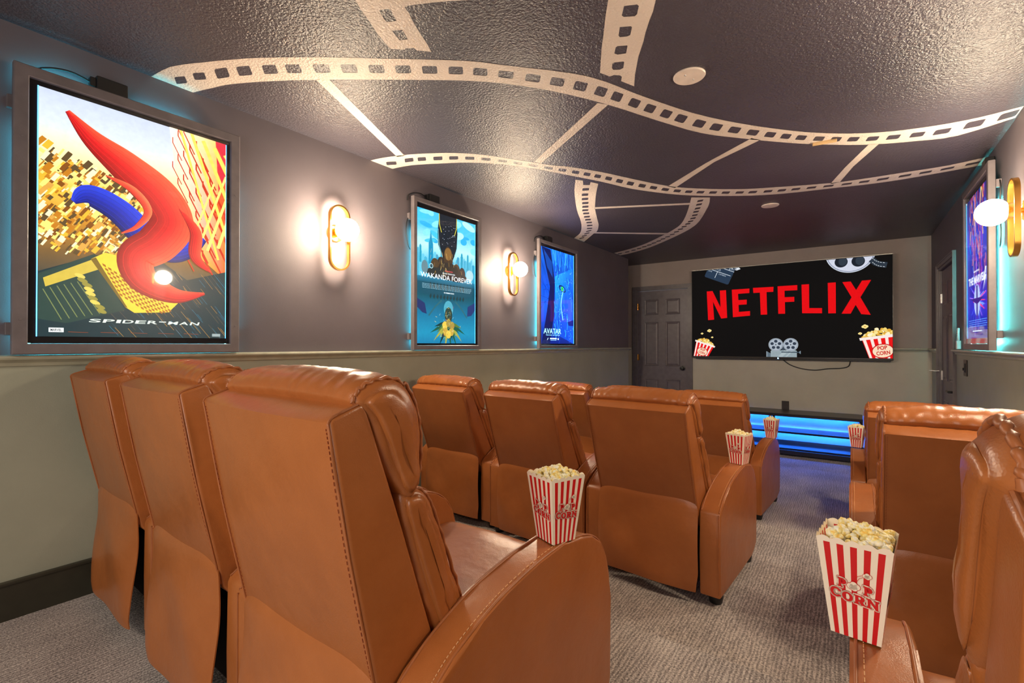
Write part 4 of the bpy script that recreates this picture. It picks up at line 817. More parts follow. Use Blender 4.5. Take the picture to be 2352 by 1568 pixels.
    loft(bm, pr, [bk(LT + 0.004, 0.098), bk(LT - 0.06, 0.118), bk(LT - 0.14, 0.128)], -cw, cw, 0.022, 0.006, 64, sag)
    wrinkled(bm, 0.0028 * fold, (22 + 8 * fold, 11, 12), seed, 0.20, 0.9 * fold)
    hc = obj('headrest_cushion', bm, L, t, 180)
    # lumbar cushion
    prof = [bk(LT - 0.178, 0.100), bk(LT - 0.165, 0.120), bk(LT - 0.175, 0.146), bk(LT - 0.21, 0.168), bk(0.16, 0.184), bk(0.06, 0.202), bk(-0.01, 0.210), bk(-0.05, 0.192), bk(-0.06, 0.15), bk(0.04, 0.125), bk(0.14, 0.108)]
    pr = [(p.x, p.y) for p in catmull([(a, b, 0) for a, b in prof], 4, True)]
    bm = bmesh.new(); loft(bm, pr, [bk(LT - 0.20, 0.13), bk(0.10, 0.155), bk(0.0, 0.17)], -bw - 0.002, bw + 0.002, 0.020, 0.004, 56)
    wrinkled(bm, 0.0030 * fold, (20 + 6 * fold, 10, 20), seed + 3, 0.20, 1.0 * fold)
    lc = obj('lumbar_cushion', bm, L, t, 180)
    # rolled seams of both cushions, slightly puckered, with thread
    for par, path, hw in ((hc, [(LT + 0.008, 0.054), (LT + 0.021, 0.050), (LT + 0.037, 0.068), (LT + 0.042, 0.100), (LT + 0.032, 0.140), (LT - 0.005, 0.165), (LT - 0.06, 0.173), (LT - 0.125, 0.165), (LT - 0.168, 0.146)], cw),
                          (lc, [(LT - 0.168, 0.125), (LT - 0.176, 0.150), (LT - 0.21, 0.172), (0.16, 0.188), (0.06, 0.206), (-0.01, 0.213), (-0.045, 0.195)], bw + 0.002)):
        for s in (-1, 1):
            pts = catmull([(s * (hw - 0.016), *bk(a, b)) for a, b in path], 10)
            q = []
            for i, p in enumerate(pts):
                u = (i / (len(pts) - 1)); dn = 0.010 if (par is hc and 8 < i < 45) else 0.0
                q.append(Vector((p.x + s * 0.004 + 0.0012 * math.sin(i * 1.3), p.y + 0.0008 * math.sin(i * 1.9 + seed), p.z - dn * 0.55 + 0.0016 * math.sin(i * 1.1 + seed))))
            bm = bmesh.new(); add_tube(bm, q, 0.0036, 7)
            obj('piping', bm, M['seam'], par, 60)
    # seat cushion with rounded front and the closed footrest panel
    prof = [(0.10, 0.29), (0.12, 0.385), (0.16, 0.408), (0.30, 0.402), (0.45, 0.406), (0.57, 0.412), (0.625, 0.402), (0.648, 0.375), (0.650, 0.34), (0.630, 0.315), (0.55, 0.295), (0.30, 0.29)]
    pr = [(p.x, p.y) for p in catmull([(a, b, 0) for a, b in prof], 3, True)]
    bm = bmesh.new(); loft(bm, pr, [(0.16, 0.35), (0.59, 0.355)], -hi + 0.001, hi - 0.001, 0.02, 0.0, 24)
    for v in bm.verts:
        if v.co.z > 0.37: v.co.z += 0.010 * (1 - (v.co.x / hi) ** 2) + 0.0028 * noise.noise(Vector((v.co.x * 9, v.co.y * 9, seed)))
    obj('seat_cushion', bm, L, t, 180)
    prof = [(0.60, 0.10), (0.60, 0.31), (0.63, 0.322), (0.655, 0.30), (0.664, 0.22), (0.655, 0.12), (0.635, 0.095)]
    pr = [(p.x, p.y) for p in catmull([(a, b, 0) for a, b in prof], 4, True)]
    bm = bmesh.new(); loft(bm, pr, [(0.63, 0.13), (0.63, 0.29)], -hi + 0.006, hi - 0.006, 0.014, 0.0, 12)
    obj('footrest_panel', bm, L, t, 180)
    # loose leather flap that hangs behind
    bm = bmesh.new()
    nx, nz = 30, 26
    G = []
    for j in range(nz + 1):
        v = j / nz; z = 0.452 - v * 0.392
        hw = W / 2 - AW - 0.022 + 0.022 * min(1, v / 0.10) - 0.012 * max(0, v - 0.8) / 0.2
        row = []
        for i in range(nx + 1):
            u = -1 + 2 * i / nx; x = u * hw
            zz = z - 0.010 * v * (0.5 + 0.5 * math.sin(u * 2.2 + seed)) + 0.006 * (u + 0.2) * (1 - v)
            y = -0.028 - 0.012 * v + 0.014 * abs(u) ** 6
            y += (0.013 * noise.noise(Vector((x * 5 + z * 4 + seed, z * 3.0, seed))) + 0.006 * math.sin(x * 13 + z * 9 + seed)) * math.sin(min(1, v * 1.4) * PI / 2) 
            if v > 0.93: y += 0.004 * ((v - 0.93) / 0.07)
            if v < 0.06: y += 0.006 * (1 - v / 0.06)
            row.append(bm.verts.new((x, y - 0.006, zz)))
        G.append(row)
    K = [[bm.verts.new(v.co + Vector((0, 0.003, 0))) for v in r_] for r_ in G]
    for j in range(nz):
        for i in range(nx):
            bm.faces.new((G[j][i], G[j + 1][i], G[j + 1][i + 1], G[j][i + 1]))
            bm.faces.new((K[j][i], K[j][i + 1], K[j + 1][i + 1], K[j + 1][i]))
    for i in range(nx):
        bm.faces.new((G[0][i], G[0][i + 1], K[0][i + 1], K[0][i])); bm.faces.new((G[nz][i + 1], G[nz][i], K[nz][i], K[nz][i + 1]))
    for j in range(nz):
        bm.faces.new((G[j + 1][0], G[j][0], K[j][0], K[j + 1][0])); bm.faces.new((G[j][nx], G[j + 1][nx], K[j + 1][nx], K[j][nx]))
    bmesh.ops.recalc_face_normals(bm, faces=bm.faces)
    fl = obj('rear_flap', bm, L, t, 50)
    return t

def place(t, x, y, z, deg, label, group):
    t.location = (x, y, z); t.rotation_euler = (0, 0, -math.radians(deg))
    t['label'] = label; t['group'] = group

def row(z, lean, group, seed, W, AW, zt, fold, spots):
    """four recliners of one row; spots = (centre x, rear-of-arm y, turn in degrees, label)"""
    base = recliner(lean, spots[0][3], seed, W, AW, zt, fold)
    L = [base] + [copy_tree(base) for _ in range(3)]
    for t, (x, y, deg, lab) in zip(L, spots):
        place(t, x, y, z, deg, lab, group)
    return L

GA, GB, GC = 'tan leather recliners in the rear row', 'tan leather recliners in the middle row', 'tan leather recliners in the front row'
row(Z1, 0.088, GA, 1.0, 0.638, 0.082, 0.868, 0.8, [
    (-2.140, 0.590, 2.0, 'tan leather recliner at the far left of the nearest row, next to the left wall'),
    (-1.5005, 0.565, 2.0, 'tan leather recliner in the middle of the three nearest on the left'),
    (-0.861, 0.530, 2.0, 'tan leather recliner nearest the camera on the left, popcorn box on its right arm'),
    (0.314, 0.490, 0.0, 'tan leather recliner at the right edge, nearest the camera, popcorn box on its left arm')])
row(Z2, 0.140, GB, 5.0, 0.656, 0.088, 0.850, 1.0, [
    (-2.122, 2.325, 3.6, 'tan leather recliner in the middle row next to the left wall'),
    (-1.458, 2.250, 3.6, 'tan leather recliner at the centre of the left block of the middle row'),
    (-0.787, 2.198, 3.6, 'tan leather recliner on the aisle in the middle row, popcorn box on its right arm'),
    (0.316, 2.095, 0.0, 'tan leather recliner in the middle row by the right wall, empty left arm')])
row(0.0, 0.170, GC, 9.0, 0.636, 0.082, 0.845, 1.0, [
    (-2.134, 3.975, 4.0, 'tan leather recliner in the front row next to the left wall, mostly hidden'),
    (-1.492, 3.930, 4.0, 'tan leather recliner in the front row, only its headrest showing over the middle row'),
    (-0.854, 3.885, 4.0, 'tan leather recliner on the aisle in the front row, popcorn box on its right arm'),
    (0.306, 3.800, 0.0, 'tan leather recliner in the front row, right side, popcorn box on its left arm')])


# ------------------------------------------------------------------ popcorn boxes
def glyphs():
    P = ([(0, 0), (.5, 0), (.5, .13), (.38, .13), (.38, .38), (.6, .38), (.85, .48), (.95, .68), (.85, .88), (.6, 1), (0, 1), (0, .87), (.1, .87), (.1, .13), (0, .13)], [[(.38, .55), (.38, .84), (.52, .84), (.62, .7), (.52, .55)]])
    Rg = ([(0, 0), (.48, 0), (.48, .13), (.38, .13), (.38, .36), (.45, .36), (.62, 0), (1.02, 0), (1.02, .13), (.92, .13), (.76, .42), (.88, .5), (.93, .7), (.85, .9), (.62, 1), (0, 1), (0, .87), (.1, .87), (.1, .13), (0, .13)], [[(.38, .55), (.38, .84), (.52, .84), (.62, .7), (.52, .55)]])
    Ng = ([(0, 0), (.4, 0), (.4, .13), (.32, .13), (.32, .6), (.74, 0), (.92, 0), (.92, .87), (1, .87), (1, 1), (.62, 1), (.62, .87), (.7, .87), (.7, .45), (.34, 1), (0, 1), (0, .87), (.1, .87), (.1, .13), (0, .13)], [])
    O = (ellipse(.5, .5, .5, .52, 22), [ellipse(.5, .5, .2, .33, 16)])
    c = [(.5 + .5 * math.cos(math.radians(t)), .5 + .52 * math.sin(math.radians(t))) for t in range(38, 325, 16)]
    ci = [(.52 + .24 * math.cos(math.radians(t)), .5 + .34 * math.sin(math.radians(t))) for t in range(318, 30, -18)]
    C = (c + [(.95, .12), (.9, .3)] + ci + [(.72, .64), (.93, .64), (.93, .9)], [])
    return dict(P=P, R=Rg, N=Ng, O=O, C=C)
GL = glyphs()
RED = (0.62, 0.004, 0.006); CREAM = (0.92, 0.83, 0.66)

def letter(F, ch, x, y, w, h, dy, col, stroke=0.0):
    o, hs = GL[ch]
    f = lambda p: (x + p[0] * w, y + p[1] * h + dy * p[0])
    if stroke:
        L = [f(p) for p in o]; F.line(L + [L[0]], stroke, col)
        for p in L: F.add(ellipse(p[0], p[1], stroke * .5, stroke * .5, 8), col, newlayer=False)
        return
    F.add([f(p) for p in o], col, [[f(p) for p in q] for q in hs])

def popcorn_box(loc, rz, label, seed, hh=0.150, group='striped popcorn boxes on the recliner arms'):
    t = thing('popcorn_box', label, 'popcorn box', loc, rz, group)
    b, tp = 0.0315, 0.048          # half width at foot and rim
    for k in range(4):
        F = Flat(lay=0.0001)
        # one panel of striped card in its own plane: u across, v up; eleven stripes, scalloped rim
        n = 11; m = 6
        for i in range(n):
            for j in range(m):
                u0 = -1 + 2 * (i + j / m) / n; u1 = -1 + 2 * (i + (j + 1) / m) / n
                lob = lambda u: 1.0 + 0.030 * abs(math.sin((u + 1) / 2 * PI * 5)) - 0.012
                col = RED if i % 2 == 1 else CREAM
                # stripes stop short of the rim, the rim itself is plain card
                F.quad([(u0 * b, 0), (u1 * b, 0), (u1 * (b + (tp - b) * .955), hh * .955), (u0 * (b + (tp - b) * .955), hh * .955)], [col] * 4, False)
                F.quad([(u0 * (b + (tp - b) * .955), hh * .955), (u1 * (b + (tp - b) * .955), hh * .955), (u1 * tp, hh * lob(u1)), (u0 * tp, hh * lob(u0))], [CREAM] * 4, False)
        tilt = math.atan2(tp - b, hh)
        ca, sa = math.cos(k * PI / 2), math.sin(k * PI / 2)
        def fn(u, v, w, ca=ca, sa=sa):
            d = b + (tp - b) * v / hh + w
            return (u * ca + d * sa, u * sa - d * ca, v + 0.001)
        F.build('side_panel', fn, M['paper'], t)
        G = Flat(lay=0.0001)
        G.k = 3
        s = 0.0235
        # lettering: POP above CORN, the O a puff of corn, one more puff flying off
        word = [('C', -1.30, -.42, .62, .62), ('O', -.66, -.52, .58, .58), ('R', -.02, -.56, .60, .60), ('N', .62, -.62, .66, .62)]
        pp = [('P', -.88, .30, .50, .62), ('P', .48, .14, .50, .62)]
        for st, col in ((0.0040, RED), (0.0031, CREAM)):
            for ch, x, y, w, h in word + pp:
                letter(G, ch, x * s, y * s + hh * .47, w * s, h * s, -.06 * s, col, st)
        for ch, x, y, w, h in word + pp:
            letter(G, ch, x * s, y * s + hh * .47, w * s, h * s, -.06 * s, RED)
        for (cx, cy, r) in ((-.02, .52, .30), (.70, 1.42, .20)):
            puffs = [(-.6, 0, .62), (.55, .05, .6), (0, .45, .62), (.1, -.35, .6), (-.25, -.2, .6)]
            for e, col in ((.10, RED), (0, CREAM)):
                for (a, bb, rr) in puffs:
                    G.add(ellipse((cx + a * r) * s, (cy + bb * r) * s + hh * .47, (rr + e) * r * s, (rr + e) * r * s, 14), col, newlayer=(a == -.6))
        for o_ in (0, .12):
            G.line([((.02 + o_) * s, (1.0 - o_) * s + hh * .47), ((.20 + o_ * .6) * s, (1.28 - o_) * s + hh * .47), ((.45 + o_ * .3) * s, (1.42 - o_) * s + hh * .47)], 0.0006, RED)
        G.build('lettering', fn, M['paper'], t)
    obj('inner_card', box_bm(-b + .001, b - .001, -b + .001, b - .001, 0.0006, 0.003), M['paper'], t)
    # popped corn heaped above the rim
    rnd = random.Random(seed)
    bm = bmesh.new()
    for q in range(92):
        a = rnd.uniform(-1, 1); c = rnd.uniform(-1, 1)
        lvl = rnd.random()
        zt = hh * (0.960 + 0.15 * (1 - max(abs(a), abs(c)) ** 1.5)) - lvl * 0.012
        cx, cy = a * tp * 0.84, c * tp * 0.84
        for e in range(rnd.randint(3, 5)):
            r = rnd.uniform(0.0035, 0.0068)
            ox, oy, oz = (rnd.uniform(-0.0055, 0.0055) for _ in range(3))
            px = max(-tp * .93 + r, min(tp * .93 - r, cx + ox)); py = max(-tp * .93 + r, min(tp * .93 - r, cy + oy))
            g = bmesh.ops.create_icosphere(bm, subdivisions=2, radius=r, matrix=Matrix.Translation((px, py, zt + oz)))
            for v in g['verts']:
                v.co += (v.co - Vector((px, py, zt + oz))) * 0.35 * noise.noise(v.co * 260)
    add_box(bm, -tp * .86, tp * .86, -tp * .86, tp * .86, hh * .80, hh * .93)
    o = obj('popcorn', bm, M['corn'], None, 180)
    o.location = loc; o.rotation_euler = (0, 0, rz)
    tag(o, label.replace('popcorn box', 'heap of popcorn in the striped box'), 'popcorn', None, 'stuff')
    return t

popcorn_box((-0.563, 0.965, Z1 + 0.5315), -0.38, 'popcorn box on the right arm of the nearest left recliner', 1)
popcorn_box((0.006, 0.930, Z1 + 0.5315), -0.12, 'popcorn box nearest the right edge, largest, on the left arm of the nearest right recliner', 2)
popcorn_box((-0.468, 2.640, Z2 + 0.5315), -0.26, 'popcorn box on the aisle arm of the middle row recliner left of the aisle', 3)
popcorn_box((-0.533, 4.350, 0.5315), -0.20, 'popcorn box on the aisle arm of the front row recliner left of the aisle', 4)
popcorn_box((0.026, 4.330, 0.5315), -0.20, 'popcorn box on the left arm of the front row recliner right of the aisle', 5)

# ------------------------------------------------------------------ wall sconces
def sconce(side, y, zc, label):
    """brass stadium ring on a small round plate, with an opal globe; side +1 = left wall"""
    x = XL if side > 0 else XR
    t = thing('wall_sconce', label, 'wall lamp', (x, y, zc), 0, 'brass ring wall sconces with lit globes')
    s = side
    bm = bmesh.new()
    add_lathe(bm, (s * 0.0005, 0, 0.03), (s, 0, 0), [(0, 0), (0, 0.05), (0.016, 0.05), (0.02, 0.046), (0.022, 0.012), (0.075, 0.012), (0.075, 0.0)], 28)
    obj('wall_plate', bm, M['brass'], t, 35)
    w, h, xr = 0.062, 0.185, 0.052
    pts = []
    for k in range(17):
        a = PI * k / 16; pts.append((s * xr, w * math.cos(a), h - w + w * math.sin(a)))
    for k in range(17):
        a = PI + PI * k / 16; pts.append((s * xr, w * math.cos(a), -(h - w) + w * math.sin(a)))
    bm = bmesh.new(); add_tube(bm, pts, (0.011, 0.0045), 4, True, flat=(1, 0, 0))
    bmesh.ops.recalc_face_normals(bm, faces=bm.faces)
    obj('ring', bm, M['brass'], t, 40)
    bm = bmesh.new()
    add_lathe(bm, (s * 0.05, 0, 0.035), (s, 0, 0), [(0, 0), (0, 0.030), (0.012, 0.036), (0.028, 0.040), (0.030, 0.038), (0.028, 0.0)], 28)
    obj('globe_holder', bm, M['brass'], t, 40)
    bm = bmesh.new()
    bmesh.ops.create_uvsphere(bm, u_segments=40, v_segments=24, radius=0.064, matrix=Matrix.Translation((s * 0.128, 0, 0.035)))
    obj('globe_shade', bm, M['globe'], t, 180)
    return t
sconce(1, 1.665, 1.898, 'lit brass ring sconce on the left wall between the golden poster and the teal poster')
sconce(1, 3.402, 1.898, 'lit brass ring sconce on the left wall, between the teal and deep blue posters')
sconce(-1, 3.27, 1.893, 'lit brass ring sconce on the right wall beside the purple poster')
sconce(-1, 1.79, 1.893, 'lit brass ring sconce on the right wall above the nearest right recliner')

# ------------------------------------------------------------------ backlit poster boxes
def lightbox(side, y0, y1, z0, z1, fw, pr, label, picture, adapter=0.3, lit='print', top_glow=False):
    """side +1 left wall, -1 right wall. pr = (left,right,bottom,top) margins of the print inside the outer frame"""
    x = XL if side > 0 else XR
    w, h = y1 - y0, z1 - z0
    t = thing('movie_poster_lightbox', label, 'poster', (x, (y0 + y1) / 2, z0), 0, 'backlit poster boxes')
    s = side
    def fn(u, v, o):    # u to the viewer's right, v up, o out of the wall
        return (s * o, (u - w / 2) * s, v)
    def fbox(bm, u0, u1, v0, v1, o0, o1, bev=0.0):
        a, b = fn(u0, v0, o0), fn(u1, v1, o1)
        lo = [min(p, q) for p, q in zip(a, b)]; hi = [max(p, q) for p, q in zip(a, b)]
        add_box(bm, lo[0], hi[0], lo[1], hi[1], lo[2], hi[2], bev)
    # mitred frame
    bm = bmesh.new()
    def ringv(i, o): return [bm.verts.new(fn(*p, o)) for p in ((i, i), (w - i, i), (w - i, h - i), (i, h - i))]
    rs = [ringv(0.004, 0.022), ringv(0, 0.025), ringv(0, 0.052), ringv(0.003, 0.055), ringv(fw - 0.003, 0.055), ringv(fw, 0.052), ringv(fw, 0.036), ringv(fw, 0.022)]
    for A, B in zip(rs, rs[1:] + rs[:1]):
        for i in range(4):
            j = (i + 1) % 4; bm.faces.new((A[i], A[j], B[j], B[i]))
    bmesh.ops.recalc_face_normals(bm, faces=bm.faces)
    fr = obj('frame', bm, M['frame'], t)
    bm = bmesh.new()
    for (u, v) in ((fw / 2, h * 0.75), (fw / 2, h * 0.12), (w - fw / 2, h * 0.72), (w - fw / 2, h * 0.12)):
        add_lathe(bm, fn(u, v, 0.0548), (s, 0, 0), [(0, 0), (0, 0.004), (0.0015, 0.0035), (0.002, 0)], 12)
    obj('screw', bm, M['frame'], fr, 40)
    bm = bmesh.new(); fbox(bm, fw + 0.0005, w - fw - 0.0005, fw + 0.0005, h - fw - 0.0005, 0.023, 0.0385)
    obj('back_panel', bm, M['gloss'], t)
    pl, prr, pb, pt = pr
    F = Flat(rect=(0, w - pl - prr, 0, h - pb - pt))
    picture(F, w - pl - prr, h - pb - pt)
    F.lay = min(F.lay, 0.0075 / max(F.k, 1)); F.rescale()
    F.build('poster_print', lambda u, v, o: fn(u + pl, v + pb, 0.0388 + o), M[lit], t)
    # thin lit gap round the print
    bm = bmesh.new()
    for (a, b, c, d) in ((pl - .004, pl - .001, pb, h - pt), (w - prr + .001, w - prr + .004, pb, h - pt)):
        fbox(bm, a, b, c, d, 0.0402, 0.0412)
    obj('edge_light', bm, M['led_cyan'], t)
    bm = bmesh.new(); fbox(bm, fw + 0.0008, w - fw - 0.0008, fw + 0.0008, h - fw - 0.0008, 0.0475, 0.0495)
    obj('acrylic_sheet', bm, M['acrylic'], t)
    # led strip behind, shining on the wall round the box
    bm = bmesh.new()
    for (a, b, c, d) in ((0.046, 0.052, 0.04, h * .80), (w - 0.052, w - 0.046, 0.04, h * .80), (0.06, w - 0.06, 0.044, 0.050)) + (((0.03, w * 0.28, h - 0.026, h - 0.018), (w * .48, w * .75, h - 0.026, h - 0.018)) if top_glow else ()):
        fbox(bm, a, b, c, d, 0.0175, 0.0215)
    obj('led_strip', bm, M['led_wall' if side < 0 else 'led_dim'], t)
    for v in (0.07, h - 0.16):
        for u in (-0.012, w - 0.010):
            bm = bmesh.new(); fbox(bm, u, u + 0.022, v, v + 0.045, 0.0005, 0.0235, 0.001)
            obj('wall_bracket', bm, M['frame'], t)
    ua = w * adapter
    bm = bmesh.new(); fbox(bm, ua, ua + 0.10, h + 0.0005, h + 0.055, 0.004, 0.045, 0.004); fbox(bm, ua - 0.018, ua, h + 0.010, h + 0.045, 0.010, 0.038, 0.002)
    ad = obj('power_adapter', bm, M['black'], t)
    bm = bmesh.new()
    add_tube(bm, catmull([fn(ua - 0.015, h + 0.028, 0.022), fn(ua - 0.07, h + 0.040, 0.022), fn(ua - 0.13, h + 0.028, 0.020), fn(ua - 0.17, h + 0.004, 0.012), fn(ua - 0.175, h - 0.03, 0.008)], 6), 0.004, 8)
    obj('power_cord', bm, M['black'], ad, 60)
    if side < 0 or adapter < 0.3:
        bm = bmesh.new()
        add_tube(bm, catmull([fn(0.01, h - 0.12, 0.008), fn(-0.020, h - 0.17, 0.009), fn(-0.028, h - 0.24, 0.009), fn(-0.012, h - 0.33, 0.009), fn(0.01, h - 0.36, 0.008)] if side > 0 else
                             [fn(w - 0.01, h - 0.10, 0.008), fn(w + 0.03, h - 0.16, 0.009), fn(w + 0.012, h - 0.26, 0.009), fn(w + 0.03, h - 0.40, 0.009), fn(w + 0.02, h - 0.48, 0.009), fn(w - 0.01, h - 0.50, 0.008)], 6), 0.0035, 8)
        obj('power_cord', bm, M['black'], t, 60)
    return t

C = srgb
def pic_gold(F, w, h):
    """golden city from above with a diagonal lattice tower; red and blue ribbons across the middle"""
    F.grad([(0, C(6, 28, 40)), (.10, C(14, 44, 58)), (.2, C(30, 62, 66)), (.35, C(120, 90, 50)), (.5, C(205, 140, 40)), (.62, C(250, 205, 80)), (.74, C(250, 240, 170)), (.86, C(215, 225, 225)), (1, C(195, 205, 228))])
    r = random.Random(4)
    for i in range(620):
        u = r.uniform(-.02, .50) ; v = r.uniform(.34, .77 - u * .25)
        a = math.radians(-32 + r.uniform(-5, 5)); ww, hh = r.uniform(.006, .030) * w, r.uniform(.008, .045) * h
        c = r.choice([C(240, 180, 50), C(190, 120, 25), C(255, 225, 120), C(130, 75, 20), C(255, 240, 190), C(215, 160, 70), C(90, 70, 40)])
        ca, sa = math.cos(a), math.sin(a)
        F.add([(u * w + x * ca - y * sa, v * h + x * sa + y * ca) for x, y in ((0, 0), (ww, 0), (ww, hh), (0, hh))], c)
    # lattice tower on the right
    F.quad([(w * .64, h), (w, h), (w, h * .30), (w * .74, h * .45)], [C(255, 252, 225), C(255, 190, 40), C(225, 90, 20), C(255, 225, 90)])
    F.add([(w * .93, h), (w, h), (w, h * .62), (w * .955, h * .70)], C(215, 40, 60)); F.add([(w * .90, h * .66), (w, h * .80), (w, h * .52)], C(240, 90, 40))
    for k in range(9):
        x = .66 + .030 * k * (1 + k * .05); 
        for j in range(7):
            y = 1.02 - j * .115 - k * .025 + (0 if k % 2 else .05)
            L = .055 + .006 * k
            if y < .42: continue
            F.line([(x * w, y * h), (x * w, (y - .025) * h), ((x + L) * w, (y - .02 - L * 1.45) * h)], .0035 + .0006 * k, C(200, 45, 15))
    for k in range(5):
        F.line([((.70 + .075 * k) * w, h * (1.02 - .02 * k)), ((.95 + .085 * k) * w, h * (.40 + .06 * k))], .010 + .003 * k, C(255, 215, 90))
        F.line([((.74 + .07 * k) * w, h * (.40 + .02 * k)), ((.92 + .08 * k) * w, h * (.78 + .05 * k))], .008 + .002 * k, C(255, 225, 120))
    # dark avenue and lower city
    F.add([(0, h * .26), (w * .26, h * .35), (w * .55, h * .38), (w * .75, h * .28), (w, h * .34), (w, 0), (0, 0)], C(24, 50, 56))
    for i in range(150):
        u = r.uniform(.3, 1.0); v = r.uniform(.03, .34); L = r.uniform(.02, .09)
        F.line([(u * w, v * h), ((u + L) * w, (v - L * .9) * h)], .0013, r.choice([C(60, 85, 100), C(110, 90, 70), C(190, 140, 60), C(40, 120, 150), C(30, 40, 60)]))
    F.add([(0, h * .25), (w * .25, h * .355), (w * .40, h * .12), (w * .12, h * .055), (0, h * .07)], C(40, 66, 60))
    F.add([(.02 * w, h * .235), (w * .24, h * .33), (w * .27, h * .29), (w * .03, h * .20)], C(205, 180, 70))
    for i in range(6):
        F.line([((.02 + .03 * i) * w, h * (.19 + .008 * i)), ((.10 + .035 * i) * w, h * (.07 + .006 * i))], .003, C(120, 130, 80))
    for i in range(9):
        u = .19 + .012 * i + r.uniform(-.01, .01); v = .255 - .018 * i
        F.add(ellipse(u * w, v * h, .017, .008, 12, -.4), r.choice([C(225, 200, 90), C(150, 140, 60)]))
    # bright yellow block
    F.add([(w * .23, h * .33), (w * .30, h * .365), (w * .41, h * .355), (w * .70, h * .17), (w * .64, h * .12), (w * .45, h * .11), (w * .40, h * .135)], C(250, 205, 60))
    F.add([(w * .23, h * .33), (w * .40, h * .135), (w * .415, h * .13), (w * .255, h * .34)], C(120, 95, 30))
    for i in range(13):
        for j in range(8):
            u = .285 + .028 * i + .012 * j; v = .318 - .0135 * i - .0175 * j
            if u * 1 < .66 and v > .125: F.add([(u * w, v * h), ((u + .017) * w, (v - .006) * h), ((u + .020) * w, (v - .017) * h), ((u + .004) * w, (v - .010) * h)], C(165, 95, 20), newlayer=(j == 0))
    # two broad ribbons, red and blue, in the middle of the print
    def ribbon(P, Wd, cols):
        P = catmull([(a * w, b * h, c) for a, b, c in P], 8); L, Rr = [], []
        for i, p in enumerate(P):
            d = P[min(i + 1, len(P) - 1)] - P[max(i - 1, 0)]; n = Vector((-d.y, d.x, 0)).normalized() * p.z * Wd
            L.append((p.x + n.x, p.y + n.y)); Rr.append((p.x - n.x, p.y - n.y))
        F.k += 1
        for i in range(len(P) - 1):
            m0 = ((L[i][0] + Rr[i][0]) / 2, (L[i][1] + Rr[i][1]) / 2); m1 = ((L[i + 1][0] + Rr[i + 1][0]) / 2, (L[i + 1][1] + Rr[i + 1][1]) / 2)
            F.quad([L[i], m0, m1, L[i + 1]], [cols[0], cols[1], cols[1], cols[0]], False)
            F.quad([m0, Rr[i], Rr[i + 1], m1], [cols[1], cols[2], cols[2], cols[1]], False)
        for k in range(1, 12):
            t = k / 12; F.line([(L[i][0] * (1 - t) + Rr[i][0] * t, L[i][1] * (1 - t) + Rr[i][1] * t) for i in range(2, len(P) - 2)], .0011, tuple(max(0, c * (.55 if k % 2 else 1.5)) for c in cols[1]))
    ribbon([(.15, .56, .2), (.22, .60, .8), (.36, .56, 1.0), (.50, .47, 1.1), (.64, .41, 1.0), (.76, .43, .7), (.86, .49, .2)], .050, (C(40, 70, 225), C(20, 40, 170), C(10, 20, 80)))
    ribbon([(.12, .93, .15), (.24, .84, .7), (.40, .76, 1.2), (.58, .66, 1.5), (.66, .55, 1.5), (.58, .44, 1.4), (.46, .36, 1.2), (.50, .26, 1.0), (.68, .20, .6), (.86, .22, .1)], .055, (C(250, 95, 60), C(222, 30, 32), C(130, 12, 16)))
    ribbon([(.30, .70, .1), (.44, .66, .5), (.52, .58, .5), (.46, .50, .3), (.38, .46, .1)], .030, (C(255, 150, 90), C(240, 70, 50), C(150, 20, 20)))
    ribbon([(.70, .62, .1), (.80, .52, .7), (.80, .40, .7), (.90, .33, .1)], .034, (C(250, 95, 60), C(222, 30, 32), C(130, 12, 16)))
    # lettering
    word = 'SPIDER-MAN'; x = .222
    for ch in word:
        cw = {'I': .022, '-': .04}.get(ch, .056)
        F.text(ch, x * w, (.062 if ch != '-' else .071) * h, cw * w, (.015 if ch != '-' else .004) * h, C(215, 225, 215), .02, 0, .35)
        x += cw + .010
    F.add([(w * .045, h * .018), (w * .11, h * .018), (w * .11, h * .036), (w * .045, h * .036)], C(235, 240, 240))
    F.text('MARVEL', w * .053, h * .022, w * .048, h * .010, C(20, 30, 40), .02)
    for i in range(5):
        F.line([(w * (.13 + .15 * i), h * .02), (w * (.22 + .15 * i), h * .018)], .0016, C(150, 70, 35))
    F.add([(w * .91, h * .008), (w * .965, h * .008), (w * .965, h * .022), (w * .91, h * .022)], C(150, 165, 165)); 

